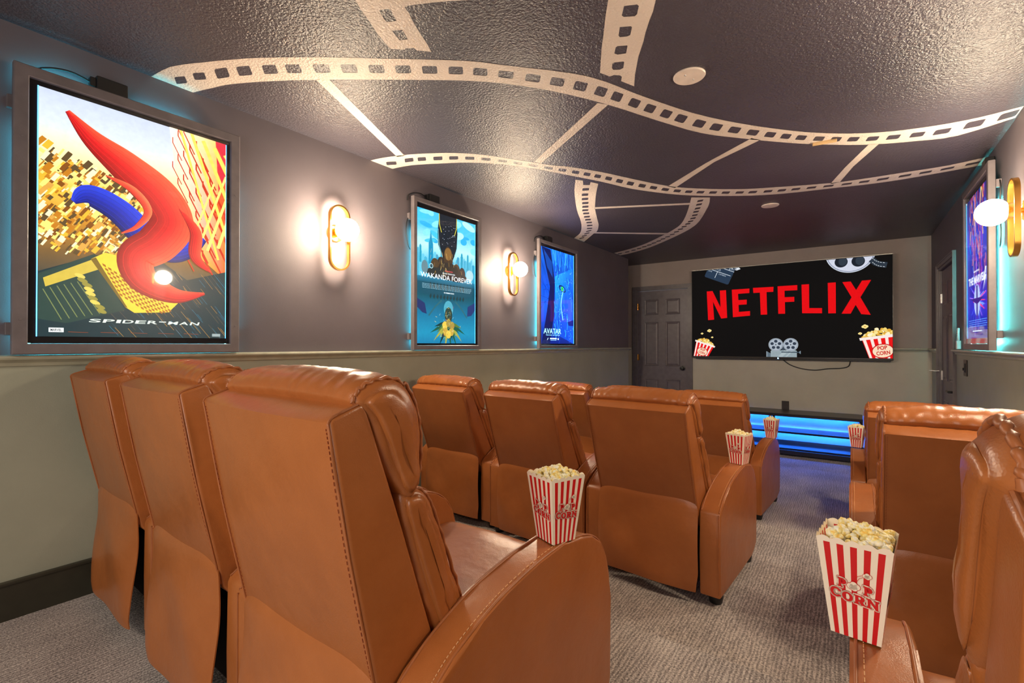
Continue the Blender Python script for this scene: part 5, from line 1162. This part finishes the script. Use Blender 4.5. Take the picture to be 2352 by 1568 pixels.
def pic_teal(F, w, h):
    """teal sea and skyline with a mirrored dark and gold emblem"""
    F.grad([(0, C(20, 110, 150)), (.08, C(25, 130, 165)), (.22, C(20, 105, 140)), (.36, C(15, 75, 90)), (.44, C(10, 62, 80)), (.5, C(30, 110, 140)), (.62, C(80, 175, 205)), (.74, C(170, 222, 240)), (.88, C(70, 180, 225)), (1, C(60, 175, 220))])
    r = random.Random(8)
    for i in range(26):
        F.add(ellipse(r.uniform(0, 1) * w, r.uniform(.72, 1) * h, r.uniform(.03, .09), r.uniform(.012, .03), 16, r.uniform(-.4, .4)), r.choice([C(60, 180, 225), C(120, 205, 235), C(160, 222, 240), C(40, 160, 210)]))
    x = 0
    while x < w:
        ww = r.uniform(.008, .03); hh = r.uniform(.60, .71)
        F.add([(x, h * .5), (x + ww, h * .5), (x + ww, h * hh), (x + ww * .5, h * (hh + .01)), (x, h * hh)], r.choice([C(40, 140, 175), C(60, 160, 190), C(90, 180, 205)])); x += ww * .9
    F.add([(w * .20, h * .6), (w * .20, h * .75), (w * .215, h * .78), (w * .235, h * .85), (w * .255, h * .78), (w * .27, h * .75), (w * .27, h * .6)], C(10, 130, 170))
    for u in (.06, .74, .85): F.add([(w * u, h * .6), (w * (u + .03), h * .6), (w * (u + .03), h * .72), (w * (u + .015), h * .735), (w * u, h * .72)], C(20, 140, 170))
    # dark arch with gold edges at the top
    F.add([(w * .37, h), (w * .66, h), (w * .68, h * .86), (w * .66, h * .74), (w * .58, h * .64), (w * .44, h * .64), (w * .35, h * .76), (w * .34, h * .86)], C(14, 26, 36))
    for s in (-1, 1):
        F.line([((.515 + s * .15) * w, h), ((.515 + s * .145) * w, h * .92), ((.515 + s * .11) * w, h * .86)], .006, C(200, 190, 60))
        F.line([((.515 + s * .165) * w, h * .88), ((.515 + s * .15) * w, h * .76), ((.515 + s * .09) * w, h * .66)], .004, C(120, 190, 200))
    for i in range(26): F.add(ellipse((.515 + r.uniform(-.12, .12)) * w, r.uniform(.76, .93) * h, .0022, .0022, 8), C(210, 225, 240))
    # heaps of bronze rock and a gold rim, standing in the water
    for (u, v, a, b, c) in ((.515, .66, .055, .10, C(60, 44, 30)), (.515, .70, .042, .05, C(120, 86, 44)), (.40, .60, .05, .07, C(46, 38, 34)), (.30, .585, .05, .065, C(70, 54, 36)), (.66, .575, .045, .06, C(66, 48, 36)), (.76, .56, .04, .055, C(50, 34, 34)), (.52, .565, .13, .07, C(40, 34, 30)), (.36, .54, .14, .04, C(34, 40, 40)), (.66, .53, .13, .04, C(44, 34, 34)), (.14, .57, .035, .05, C(90, 120, 130)), (.90, .56, .05, .045, C(150, 190, 200))):
        F.add(ellipse(u * w, v * h, a * .9, b * h, 20), c)
    for i in range(60):
        u = r.gauss(.5, .13); v = r.uniform(.52, .72); F.line([(u * w, v * h), ((u + r.uniform(-.02, .02)) * w, (v - .03) * h)], .0016, r.choice([C(205, 160, 60), C(160, 110, 50), C(90, 66, 40), C(220, 190, 120)]))
    F.add(ellipse(.24 * w, .585 * h, .018, .018, 20), C(180, 220, 225)); F.add(ellipse(.24 * w, .585 * h, .014, .014, 20), C(40, 70, 80))
    # mirrored half below
    F.add([(0, h * .46), (w, h * .46), (w, h * .38), (w * .7, h * .35), (w * .3, h * .35), (0, h * .38)], C(12, 70, 88))
    for i in range(11):
        u = .21 + .055 * i
        F.add([(u * w, h * .44), ((u + .02) * w, h * .465), ((u + .036) * w, h * .43), ((u + .024) * w, h * .405)], C(24, 34, 30)); F.add([(u * w, h * .355), ((u + .02) * w, h * .335), ((u + .036) * w, h * .36), ((u + .024) * w, h * .38)], C(24, 50, 54))
    F.add([(0, h * .34), (w * .14, h * .30), (w * .17, h * .22), (w * .10, h * .23), (0, h * .28)], C(30, 44, 90)); F.add([(w, h * .34), (w * .86, h * .30), (w * .85, h * .22), (w * .93, h * .23), (w, h * .28)], C(34, 50, 100))
    for k in range(17):
        a = math.radians(195 + k * 9.2); rr = .21 * w + .05 * (k % 2)
        cx, cy = .52 * w, .17 * h
        ca, sa = math.cos(a), math.sin(a)
        F.add([(cx - sa * .008, cy + ca * .008), (cx + ca * rr * .6 - sa * .012, cy + sa * rr * .6 + ca * .012), (cx + ca * rr * 1.15, cy + sa * rr * 1.15), (cx + ca * rr * .6 + sa * .012, cy + sa * rr * .6 - ca * .012), (cx + sa * .008, cy - ca * .008)], r.choice([C(24, 80, 60), C(80, 110, 50), C(14, 50, 50), C(150, 150, 60)]))
    F.add(ellipse(.52 * w, .27 * h, .05, .06, 20), C(70, 150, 170)); F.add(ellipse(.52 * w, .22 * h, .04, .06, 20), C(40, 60, 50))
    for (u, v) in ((.46, .14), (.58, .14), (.47, .09), (.57, .09), (.52, .16), (.52, .07)): F.add(ellipse(u * w, v * h, .026, .030, 16), r.choice([C(215, 180, 70), C(180, 150, 60), C(150, 130, 60)]))
    for i in range(70):
        u = r.gauss(.52, .10); v = r.uniform(.02, .28); F.line([(u * w, v * h), ((u + r.uniform(-.03, .03)) * w, (v + r.uniform(-.02, .02)) * h)], .0018, r.choice([C(235, 210, 120), C(60, 100, 60), C(180, 50, 50), C(30, 60, 60), C(160, 210, 210)]))
    for s in (-1, 1): F.line([((.52 + s * .12) * w, h * .33), ((.52 + s * .22) * w, h * .28), ((.52 + s * .32) * w, h * .21)], .012, C(40, 90, 100))
    F.text('MARVEL STUDIOS', w * .46, h * .560, w * .13, h * .008, C(230, 80, 90), .02)
    F.text('BLACK PANTHER', w * .42, h * .538, w * .21, h * .012, C(225, 235, 240), .0)
    F.text('WAKANDA FOREVER', w * .075, h * .492, w * .86, h * .038, C(235, 240, 245), .0)
    for j in range(4):
        x = .10
        while x < .90:
            L = r.uniform(.01, .035); F.line([(x * w, h * (.445 - .010 * j)), ((x + L) * w, h * (.445 - .010 * j))], .0026, C(150, 190, 205)); x += L + .008
    F.text('IN CINEMAS SOON', w * .44, h * .388, w * .17, h * .010, C(225, 240, 245), .02)

def pic_blue(F, w, h):
    """deep blue print of luminous streaks with one small green glow"""
    F.grad([(0, C(4, 20, 90)), (.15, C(5, 40, 130)), (.4, C(10, 70, 190)), (.6, C(5, 60, 170)), (.8, C(8, 60, 150)), (1, C(10, 80, 180))])
    r = random.Random(21)
    F.add([(w * .05, h), (w * .30, h * .99), (w * .42, h * .66), (w * .40, h * .30), (w * .28, 0), (w * .05, 0), (w * .20, h * .35), (w * .28, h * .6)], C(3, 14, 60))
    F.add([(w * .10, h * .98), (w * .34, h * .86), (w * .36, h * .70), (w * .20, h * .80)], C(10, 50, 120))
    F.quad([(w * .46, h * .10), (w, 0), (w, h * .86), (w * .42, h * .72)], [C(6, 50, 150), C(12, 60, 170), C(8, 80, 200), C(20, 120, 225)])
    for i in range(90):
        u = r.uniform(.4, 1); v = r.uniform(0, .95); L = r.uniform(.04, .16)
        F.line(catmull([(u * w, v * h, 0), ((u + .02) * w, (v + L * .5) * h, 0), ((u - .01) * w, (v + L) * h, 0)], 4), r.uniform(.002, .008), r.choice([C(15, 60, 170), C(25, 110, 225), C(5, 35, 120), C(40, 150, 240), C(5, 25, 95)]))
    for i in range(28):
        u = r.uniform(.35, 1.0); F.line([(u * w, h), ((u + r.uniform(-.06, .06)) * w, h * r.uniform(.78, .9))], .004, r.choice([C(20, 100, 220), C(4, 20, 90), C(60, 160, 240)]))
    for i in range(10):
        F.line(catmull([(r.uniform(0, .1) * w, h * r.uniform(.3, .9), 0), (w * r.uniform(.15, .3), h * r.uniform(.3, .7), 0), (w * r.uniform(.2, .4), h * r.uniform(.2, .5), 0)], 6), .003, C(4, 20, 80))
    F.add(ellipse(.64 * w, .60 * h, .075, .032, 24, -.25), C(4, 24, 80)); F.add(ellipse(.645 * w, .60 * h, .055, .020, 24, -.2), C(20, 90, 150)); F.add(ellipse(.64 * w, .60 * h, .022, .022, 20), C(40, 220, 60)); F.add(ellipse(.64 * w, .60 * h, .010, .010, 16), C(5, 40, 40))
    for i in range(60): F.add(ellipse(r.uniform(.4, 1) * w, r.uniform(.05, .8) * h, .0022, .003, 8), C(170, 225, 250))
    F.line(catmull([(.66 * w, .57 * h, 0), (.60 * w, .42 * h, 0), (.66 * w, .26 * h, 0)], 8), .012, C(110, 195, 245))
    F.add([(w * .80, h * .24), (w, h * .27), (w, h * .20), (w * .84, h * .20)], C(4, 24, 100))
    F.text('AVATAR', w * .10, h * .105, w * .50, h * .055, C(150, 225, 250), .0)
    F.text('THE WAY OF WATER', w * .16, h * .085, w * .40, h * .011, C(140, 210, 240), .0)
    F.text('DECEMBER', w * .28, h * .048, w * .19, h * .013, C(210, 240, 250), .03)
    F.line([(w * .29, h * .038), (w * .46, h * .038)], .003, C(150, 200, 230)); F.line([(w * .20, h * .04), (w * .225, h * .06)], .005, C(200, 230, 240)); F.add([(w * .50, h * .042), (w * .53, h * .042), (w * .53, h * .058), (w * .50, h * .058)], C(200, 230, 240))

def pic_purple(F, w, h):
    """blue and violet starburst print with orange streaks rising"""
    F.grad([(0, C(10, 20, 120)), (.2, C(30, 40, 190)), (.45, C(30, 30, 150)), (.7, C(20, 60, 190)), (.88, C(60, 40, 130)), (1, C(20, 30, 90))])
    r = random.Random(33)
    for i in range(170):
        u = r.gauss(.5, .22); v = r.uniform(.42, 1); L = r.uniform(.05, .18)
        F.line([(u * w, v * h), ((u + r.uniform(-.08, .08)) * w, (v + L) * h)], r.uniform(.003, .012), r.choice([C(250, 130, 40), C(255, 200, 90), C(200, 50, 60), C(120, 60, 220), C(40, 140, 255), C(20, 20, 90), C(60, 40, 160)]))
    for i in range(60):
        a = r.uniform(0, 2 * PI); L = r.uniform(.1, .4) * w; cx, cy = .5 * w, .26 * h
        F.line([(cx + math.cos(a) * .03, cy + math.sin(a) * .03), (cx + math.cos(a) * L, cy + math.sin(a) * L)], .006, r.choice([C(120, 160, 255), C(160, 110, 250), C(70, 90, 240), C(230, 60, 120), C(30, 30, 130)]))
    F.add(ellipse(.5 * w, .26 * h, .09, .10, 24), C(170, 190, 255)); 
    F.add([(w * .47, h * .36), (w * .53, h * .36), (w * .53, h * .16), (w * .5, h * .13), (w * .47, h * .16)], C(30, 30, 110)); F.add([(w * .2, h * .28), (w * .8, h * .27), (w * .5, h * .23)], C(40, 30, 120))
    F.text('MARVEL', w * .36, h * .455, w * .24, h * .012, C(240, 240, 250), .02)
    F.text('THE MARVELS', w * .10, h * .375, w * .78, h * .055, C(225, 235, 255), .03)
    F.add([(w * .86, h * .46), (w * .90, h * .455), (w * .84, h * .40), (w * .90, h * .405), (w * .76, h * .31), (w * .82, h * .375), (w * .77, h * .375)], C(225, 235, 255))
    for j in range(4):
        x = .12
        while x < .88:
            L = r.uniform(.02, .07); F.line([(x * w, h * (.125 - .014 * j)), ((x + L) * w, h * (.125 - .014 * j))], .004, C(90, 150, 240)); x += L + .012
    F.line([(w * .3, h * .05), (w * .7, h * .05)], .006, C(190, 220, 255))

lightbox(1, 0.347, 1.113, 1.245, 2.288, 0.040, (.067, .060, .066, .058), 'largest-looking poster box, golden city print with red and blue ribbons, nearest on the left wall', pic_gold, 0.30, 'print', True)
lightbox(1, 2.239, 2.960, 1.245, 2.292, 0.032, (.026, .064, .046, .064), 'teal poster box with white title across its middle, second on the left wall', pic_teal, 0.22, 'print_teal')
lightbox(1, 3.828, 4.613, 1.245, 2.290, 0.032, (.031, .080, .046, .060), 'deep blue poster box with a small green glow, farthest on the left wall', pic_blue, 0.20, 'print_blue')
lightbox(-1, 3.785, 4.567, 1.247, 2.330, 0.040, (.055, .070, .075, .075), 'violet and orange poster box alone on the right wall beside the sconce', pic_purple, 0.72, 'print_teal')

# ------------------------------------------------------------------ television
TX0, TX1, TZ0, TZ1 = -1.758, 0.366, 1.112, 2.272
tv = thing('television', 'very large wall-mounted television showing a red word on black, on the screen wall', 'television', ((TX0 + TX1) / 2, YB, TZ0))
cx = (TX0 + TX1) / 2
bm = box_bm(TX0 - cx, TX1 - cx, -0.062, -0.020, 0, TZ1 - TZ0, 0.004)
obj('housing', bm, M['bezel'], tv, 40)
bm = box_bm(-0.45, 0.45, -0.0205, -0.0005, 0.3, 0.8)
obj('wall_mount', bm, M['black'], tv)
bm = bmesh.new(); w2 = (TX1 - TX0) / 2
add_box(bm, -w2, -w2 + 0.004, -0.067, -0.062, 0, TZ1 - TZ0); add_box(bm, w2 - 0.004, w2, -0.067, -0.062, 0, TZ1 - TZ0); add_box(bm, -w2, w2, -0.067, -0.062, TZ1 - TZ0 - 0.004, TZ1 - TZ0)
obj('bezel', bm, M['bezel'], tv)
obj('top_trim', box_bm(-w2, w2, -0.0665, -0.030, TZ1 - TZ0 + 0.0002, TZ1 - TZ0 + 0.004), M['steel'], tv)
obj('lower_bezel', box_bm(-w2, w2, -0.068, -0.062, 0, 0.020, 0.002), M['bezel'], tv)
obj('speaker_bar', box_bm(-w2 + 0.05, w2 - 0.02, -0.060, -0.028, -0.016, -0.0005, 0.003), M['black'], tv)
bm = bmesh.new(); bmesh.ops.create_uvsphere(bm, u_segments=16, v_segments=8, radius=0.006, matrix=Matrix.Translation((-0.738 - cx, -0.066, 0.004)))
obj('power_light', bm, M['dot'], tv, 180)
F = Flat(rect=(TX0 + .006, TX1 - .006, TZ0 + .020, TZ1 - .006), lay=0.000012)
F.add([(TX0 + .006, TZ0 + .020), (TX1 - .006, TZ0 + .020), (TX1 - .006, TZ1 - .006), (TX0 + .006, TZ1 - .006)], (0.0035, 0.0032, 0.0035))
SRED = srgb(232, 8, 18)
for _, pts in LETTERS: F.add(pts, SRED)
GR, GD, GL_ = srgb(150, 165, 175), srgb(70, 84, 98), srgb(205, 212, 224)
# reel, top right, cut by the screen edge
rx_, rz_, rr_ = -0.016, 2.335, 0.235
F.add(ellipse(rx_, rz_, rr_, rr_, 60), GL_); F.add(ellipse(rx_, rz_, rr_ * .955, rr_ * .955, 60), srgb(110, 118, 150)); F.add(ellipse(rx_, rz_, rr_ * .93, rr_ * .93, 60), srgb(212, 216, 232))
for a in (232, 304, 16, 88, 160): F.add(ellipse(rx_ + .135 * math.cos(math.radians(a)), rz_ + .135 * math.sin(math.radians(a)), .062, .062, 30), srgb(28, 34, 44)); 
for a in (232, 304): F.add(ellipse(rx_ + .135 * math.cos(math.radians(a)) + .015, rz_ + .135 * math.sin(math.radians(a)) + .005, .04, .05, 24), srgb(48, 58, 70))
for a in (268, 340, 196): F.add(ellipse(rx_ + .055 * math.cos(math.radians(a)), rz_ + .055 * math.sin(math.radians(a)), .010, .010, 14), srgb(28, 34, 44))
fs = [(0.185, 2.222), (0.215, 2.190), (0.250, 2.170), (0.302, 2.158)]
F.line(fs, .062, srgb(44, 54, 66))
for o in (-.022, .022):
    for (a, b) in zip(fs[:-1], fs[1:]):
        for k in range(2):
            t0, t1 = k / 2 + .08, k / 2 + .36
            F.line([(a[0] + (b[0] - a[0]) * t0, a[1] + (b[1] - a[1]) * t0 + o), (a[0] + (b[0] - a[0]) * t1, a[1] + (b[1] - a[1]) * t1 + o)], .005, srgb(220, 225, 230))
# clapper board, top left
def rot(pts, c, a): return [(c[0] + (x * math.cos(a) - y * math.sin(a)), c[1] + (x * math.sin(a) + y * math.cos(a))) for x, y in pts]
cc, ca_ = (-1.595, 2.185), -0.42
F.add(rot([(0.0, 0.012), (0.012, 0), (0.308, 0), (0.32, 0.012), (0.32, .26), (0, .26)], cc, ca_), srgb(40, 58, 80))
for (x0, y0, x1, y1) in ((.0, .115, .30, .115), (.13, .03, .13, .115), (.06, .175, .32, .175), (.255, .175, .255, .24)):
    F.line(rot([(x0, y0), (x1, y1)], cc, ca_), .006, srgb(215, 225, 235))
F.line(rot([(.14, .055), (.30, .055)], cc, ca_), .0045, srgb(40, 58, 80))
for s_, x, y, ww, hh in (('DATE', .015, .085, .05, .016), ('CAMERA', .155, .085, .095, .016), ('DIRECTOR', .03, .130, .13, .030), ('CUT', .265, .19, .05, .018)):
    p = rot([(x, y)], cc, ca_)[0]; F.text(s_, p[0], p[1], ww, hh, srgb(190, 205, 220), 0, ca_)
F.add([(-1.29, 2.275), (-1.20, 2.30), (-1.155, 2.245), (-1.20, 2.232)], srgb(225, 230, 236)); F.add([(-1.25, 2.268), (-1.22, 2.262), (-1.19, 2.25), (-1.235, 2.245)], srgb(44, 54, 70))
# projector, bottom middle
F.add([(-.80, 1.13), (-.862, 1.112), (-.862, 1.20), (-.80, 1.165)], srgb(96, 112, 124)); F.add([(-.865, 1.11), (-.856, 1.11), (-.856, 1.20), (-.865, 1.20)], srgb(150, 165, 175))
F.add([(-.818, 1.10), (-.54, 1.10), (-.54, 1.205), (-.55, 1.214), (-.808, 1.214), (-.818, 1.205)], srgb(150, 166, 172))
F.add([(-.77, 1.10), (-.72, 1.10), (-.62, 1.214), (-.67, 1.214)], srgb(172, 186, 190)); F.add([(-.69, 1.10), (-.672, 1.10), (-.575, 1.214), (-.593, 1.214)], srgb(172, 186, 190))
F.line([(-.70, 1.192), (-.515, 1.190)], .012, srgb(60, 74, 86)); F.add([(-.515, 1.180), (-.500, 1.170), (-.500, 1.210), (-.515, 1.200)], srgb(120, 135, 145))
F.add([(-.70, 1.214), (-.66, 1.214), (-.655, 1.27), (-.705, 1.27)], srgb(60, 72, 84))
for x in (-.762, -.604):
    F.add(ellipse(x, 1.282, .079, .079, 40), srgb(168, 178, 188)); F.add(ellipse(x, 1.282, .072, .072, 40), srgb(120, 132, 146)); F.add(ellipse(x, 1.282, .068, .068, 40), srgb(176, 186, 198))
    for k in range(5):
        a = math.radians(90 + 72 * k); F.add(ellipse(x + .042 * math.cos(a), 1.282 + .042 * math.sin(a), .019, .018, 20), srgb(52, 62, 78))
    F.add(ellipse(x, 1.282, .007, .007, 12), srgb(40, 50, 60))
# two cartoon tubs of popcorn in the lower corners
def tub(c, s, a):
    q = lambda P: rot([(x * s, y * s) for x, y in P], c, a)
    r = random.Random(int(s * 1000))
    F.add(q([(-.5, .40), (.5, .40), (.36, -.45), (-.36, -.45)]), srgb(235, 20, 22))
    for k in range(5):
        u0 = -.5 + (k * 2 + 0) / 10 * 1.0 + .02; u1 = u0 + .085
        F.add(q([(u0, .40), (u1, .40), (u1 * .72, -.45), (u0 * .72, -.45)]), srgb(250, 232, 222))
    for i in range(90):
        u = r.uniform(-1, 1); v = r.random()
        F.add(q(ellipse(u * .46, .44 + v * .24 * (1 - u * u), .055, .045, 9, r.uniform(0, 3))), r.choice([srgb(235, 200, 90), srgb(252, 232, 150), srgb(225, 170, 60), srgb(255, 245, 205), srgb(245, 215, 120)]))
    F.add(q([(-.55, .36), (.55, .36), (.56, .45), (-.56, .45)]), srgb(250, 235, 228))
    F.add(q(ellipse(0, -.06, .30, .24, 30)), srgb(200, 14, 20)); F.add(q(ellipse(0, -.06, .27, .21, 30)), srgb(250, 222, 190))
    for t_, y in (('POP', .0), ('CORN', -.17)):
        ww = .26 if t_ == 'POP' else .36
        p = q([(-ww / 2, y - .02)])[0]; F.text(t_, p[0], p[1], ww * s, .13 * s, srgb(205, 30, 30), .03, a)
tub((0.272, 1.232), 0.335, 0.14)
tub((-1.620, 1.205), 0.235, -0.34)
for (x, y, s_) in ((.117, 1.483, .030), (.073, 1.406, .018), (.214, 1.435, .016), (-1.533, 1.465, .026), (-1.625, 1.429, .016), (-1.498, 1.378, .014)):
    for (a, b) in ((-.5, 0), (.5, .1), (0, .35), (.1, -.25)):
        F.add(ellipse(x + a * s_, y + b * s_, s_ * .55, s_ * .5, 12), srgb(250, 228, 150), newlayer=False)
    F.add(ellipse(x, y, s_ * .3, s_ * .25, 10), srgb(225, 165, 60))
F.build('screen', lambda u, v, o: (u - cx, -0.0624 - o, v - TZ0), M['screen'], tv)
# cable hanging below
bm = bmesh.new()
add_tube(bm, catmull([(-0.700, YB - 0.015, 1.108), (-0.62, YB - 0.008, 1.04), (-0.50, YB - 0.006, 0.995), (-0.36, YB - 0.006, 0.980), (-0.23, YB - 0.006, 1.000), (-0.10, YB - 0.006, 1.010), (-0.035, YB - 0.008, 1.035), (-0.018, YB - 0.015, 1.090)], 8), 0.006, 8)
tag(obj('television_cable', bm, M['black'], None, 60), 'black cable sagging on the wall just below the television', 'cable')

# ------------------------------------------------------------------ low media stand with blue light
st = thing('media_stand', 'long low black media stand glowing blue underneath, below the television', 'media stand', (-0.785, 6.47, 0))
SX = 0.875
obj('top_board', box_bm(-SX, SX, -0.225, 0.20, 0.462, 0.495, 0.004), M['stand'], st)
obj('shelf', box_bm(-SX + 0.02, SX - 0.02, -0.165, 0.17, 0.262, 0.282, 0.002), M['gloss'], st)
obj('bottom_shelf', box_bm(-SX + 0.02, SX - 0.02, -0.13, 0.17, 0.070, 0.088, 0.002), M['gloss'], st)
obj('front_rail', box_bm(-SX, SX, -0.150, -0.131, 0.018, 0.066, 0.002), M['stand'], st)
for x in (-SX + 0.015, 0.0, SX - 0.015):
    for y in (-0.135, 0.15):
        obj('leg', box_bm(x - 0.014, x + 0.014, y - 0.014, y + 0.014, 0.0005, 0.4615, 0.002), M['stand'], st)
for (z, y) in ((0.452, 0.165), (0.252, 0.150)):
    obj('led_strip', box_bm(-SX + 0.03, SX - 0.03, y - 0.005, y + 0.005, z, z + 0.006), M['led_blue'], st)
tag(obj('streaming_box', box_bm(-1.22, -1.05, 6.42, 6.50, 0.4955, 0.517, 0.004), M['black']), 'small black media box on the left half of the media stand', 'media box')

def plate(name, loc, w, h, axis, mat, label, cat, rocker=False):
    t = thing(name, label, cat, loc)
    def bb(u0, u1, z0, z1, o0, o1, bev=0.001):
        if axis == 'y': return box_bm(u0, u1, -o1, -o0, z0, z1, bev)
        return box_bm(-o1, -o0, u0, u1, z0, z1, bev)
    obj('plate', bb(-w / 2, w / 2, -h / 2, h / 2, 0.0005, 0.007, 0.002), mat, t)
    if rocker:
        obj('rocker', bb(-0.016, 0.016, -0.033, 0.033, 0.007, 0.011), M['black'], t)
        obj('toggle', bb(0.020, 0.032, -0.020, 0.0, 0.007, 0.017), M['black'], t)
    else:
        for z in (-0.02, 0.02): obj('socket', bb(-0.016, 0.016, z - 0.014, z + 0.014, 0.007, 0.0095), mat, t)
    return t
plate('wall_outlet', (-0.668, YB, 0.535), 0.078, 0.118, 'y', M['brown_plate'], 'dark brown wall outlet just above the media stand', 'outlet')
plate('light_switch', (XR, 4.845, 1.108), 0.120, 0.120, 'x', M['brown_plate'], 'dark light switch plate on the green lower right wall below the poster', 'light switch', True)
t = thing('remote_holder', 'white remote control standing in its wall cradle beside the right door', 'remote control', (XR, 5.06, 1.247))
obj('cradle', box_bm(-0.026, -0.0005, -0.024, 0.024, 0.0, 0.065, 0.003), M['white'], t)
obj('remote', box_bm(-0.021, -0.006, -0.019, 0.019, 0.0655, 0.165, 0.005), M['white'], t)
bm = bmesh.new()
for k in range(4): add_box(bm, -0.0225, -0.0208, -0.008, 0.008, 0.080 + 0.018 * k, 0.090 + 0.018 * k)
obj('button', bm, M['trim'], t)
# spring door stop on the right door's hinge
bm = bmesh.new(); add_tube(bm, [(0, 0, 0), (-0.03, 0.002, 0.0), (-0.075, 0.006, 0.004)], 0.0045, 8)
t = obj('hinge_stop', bm, M['steel'], d2, 60); t.location = (0.003, -0.02, 1.03); t.rotation_euler = (0, 0, PI / 2)
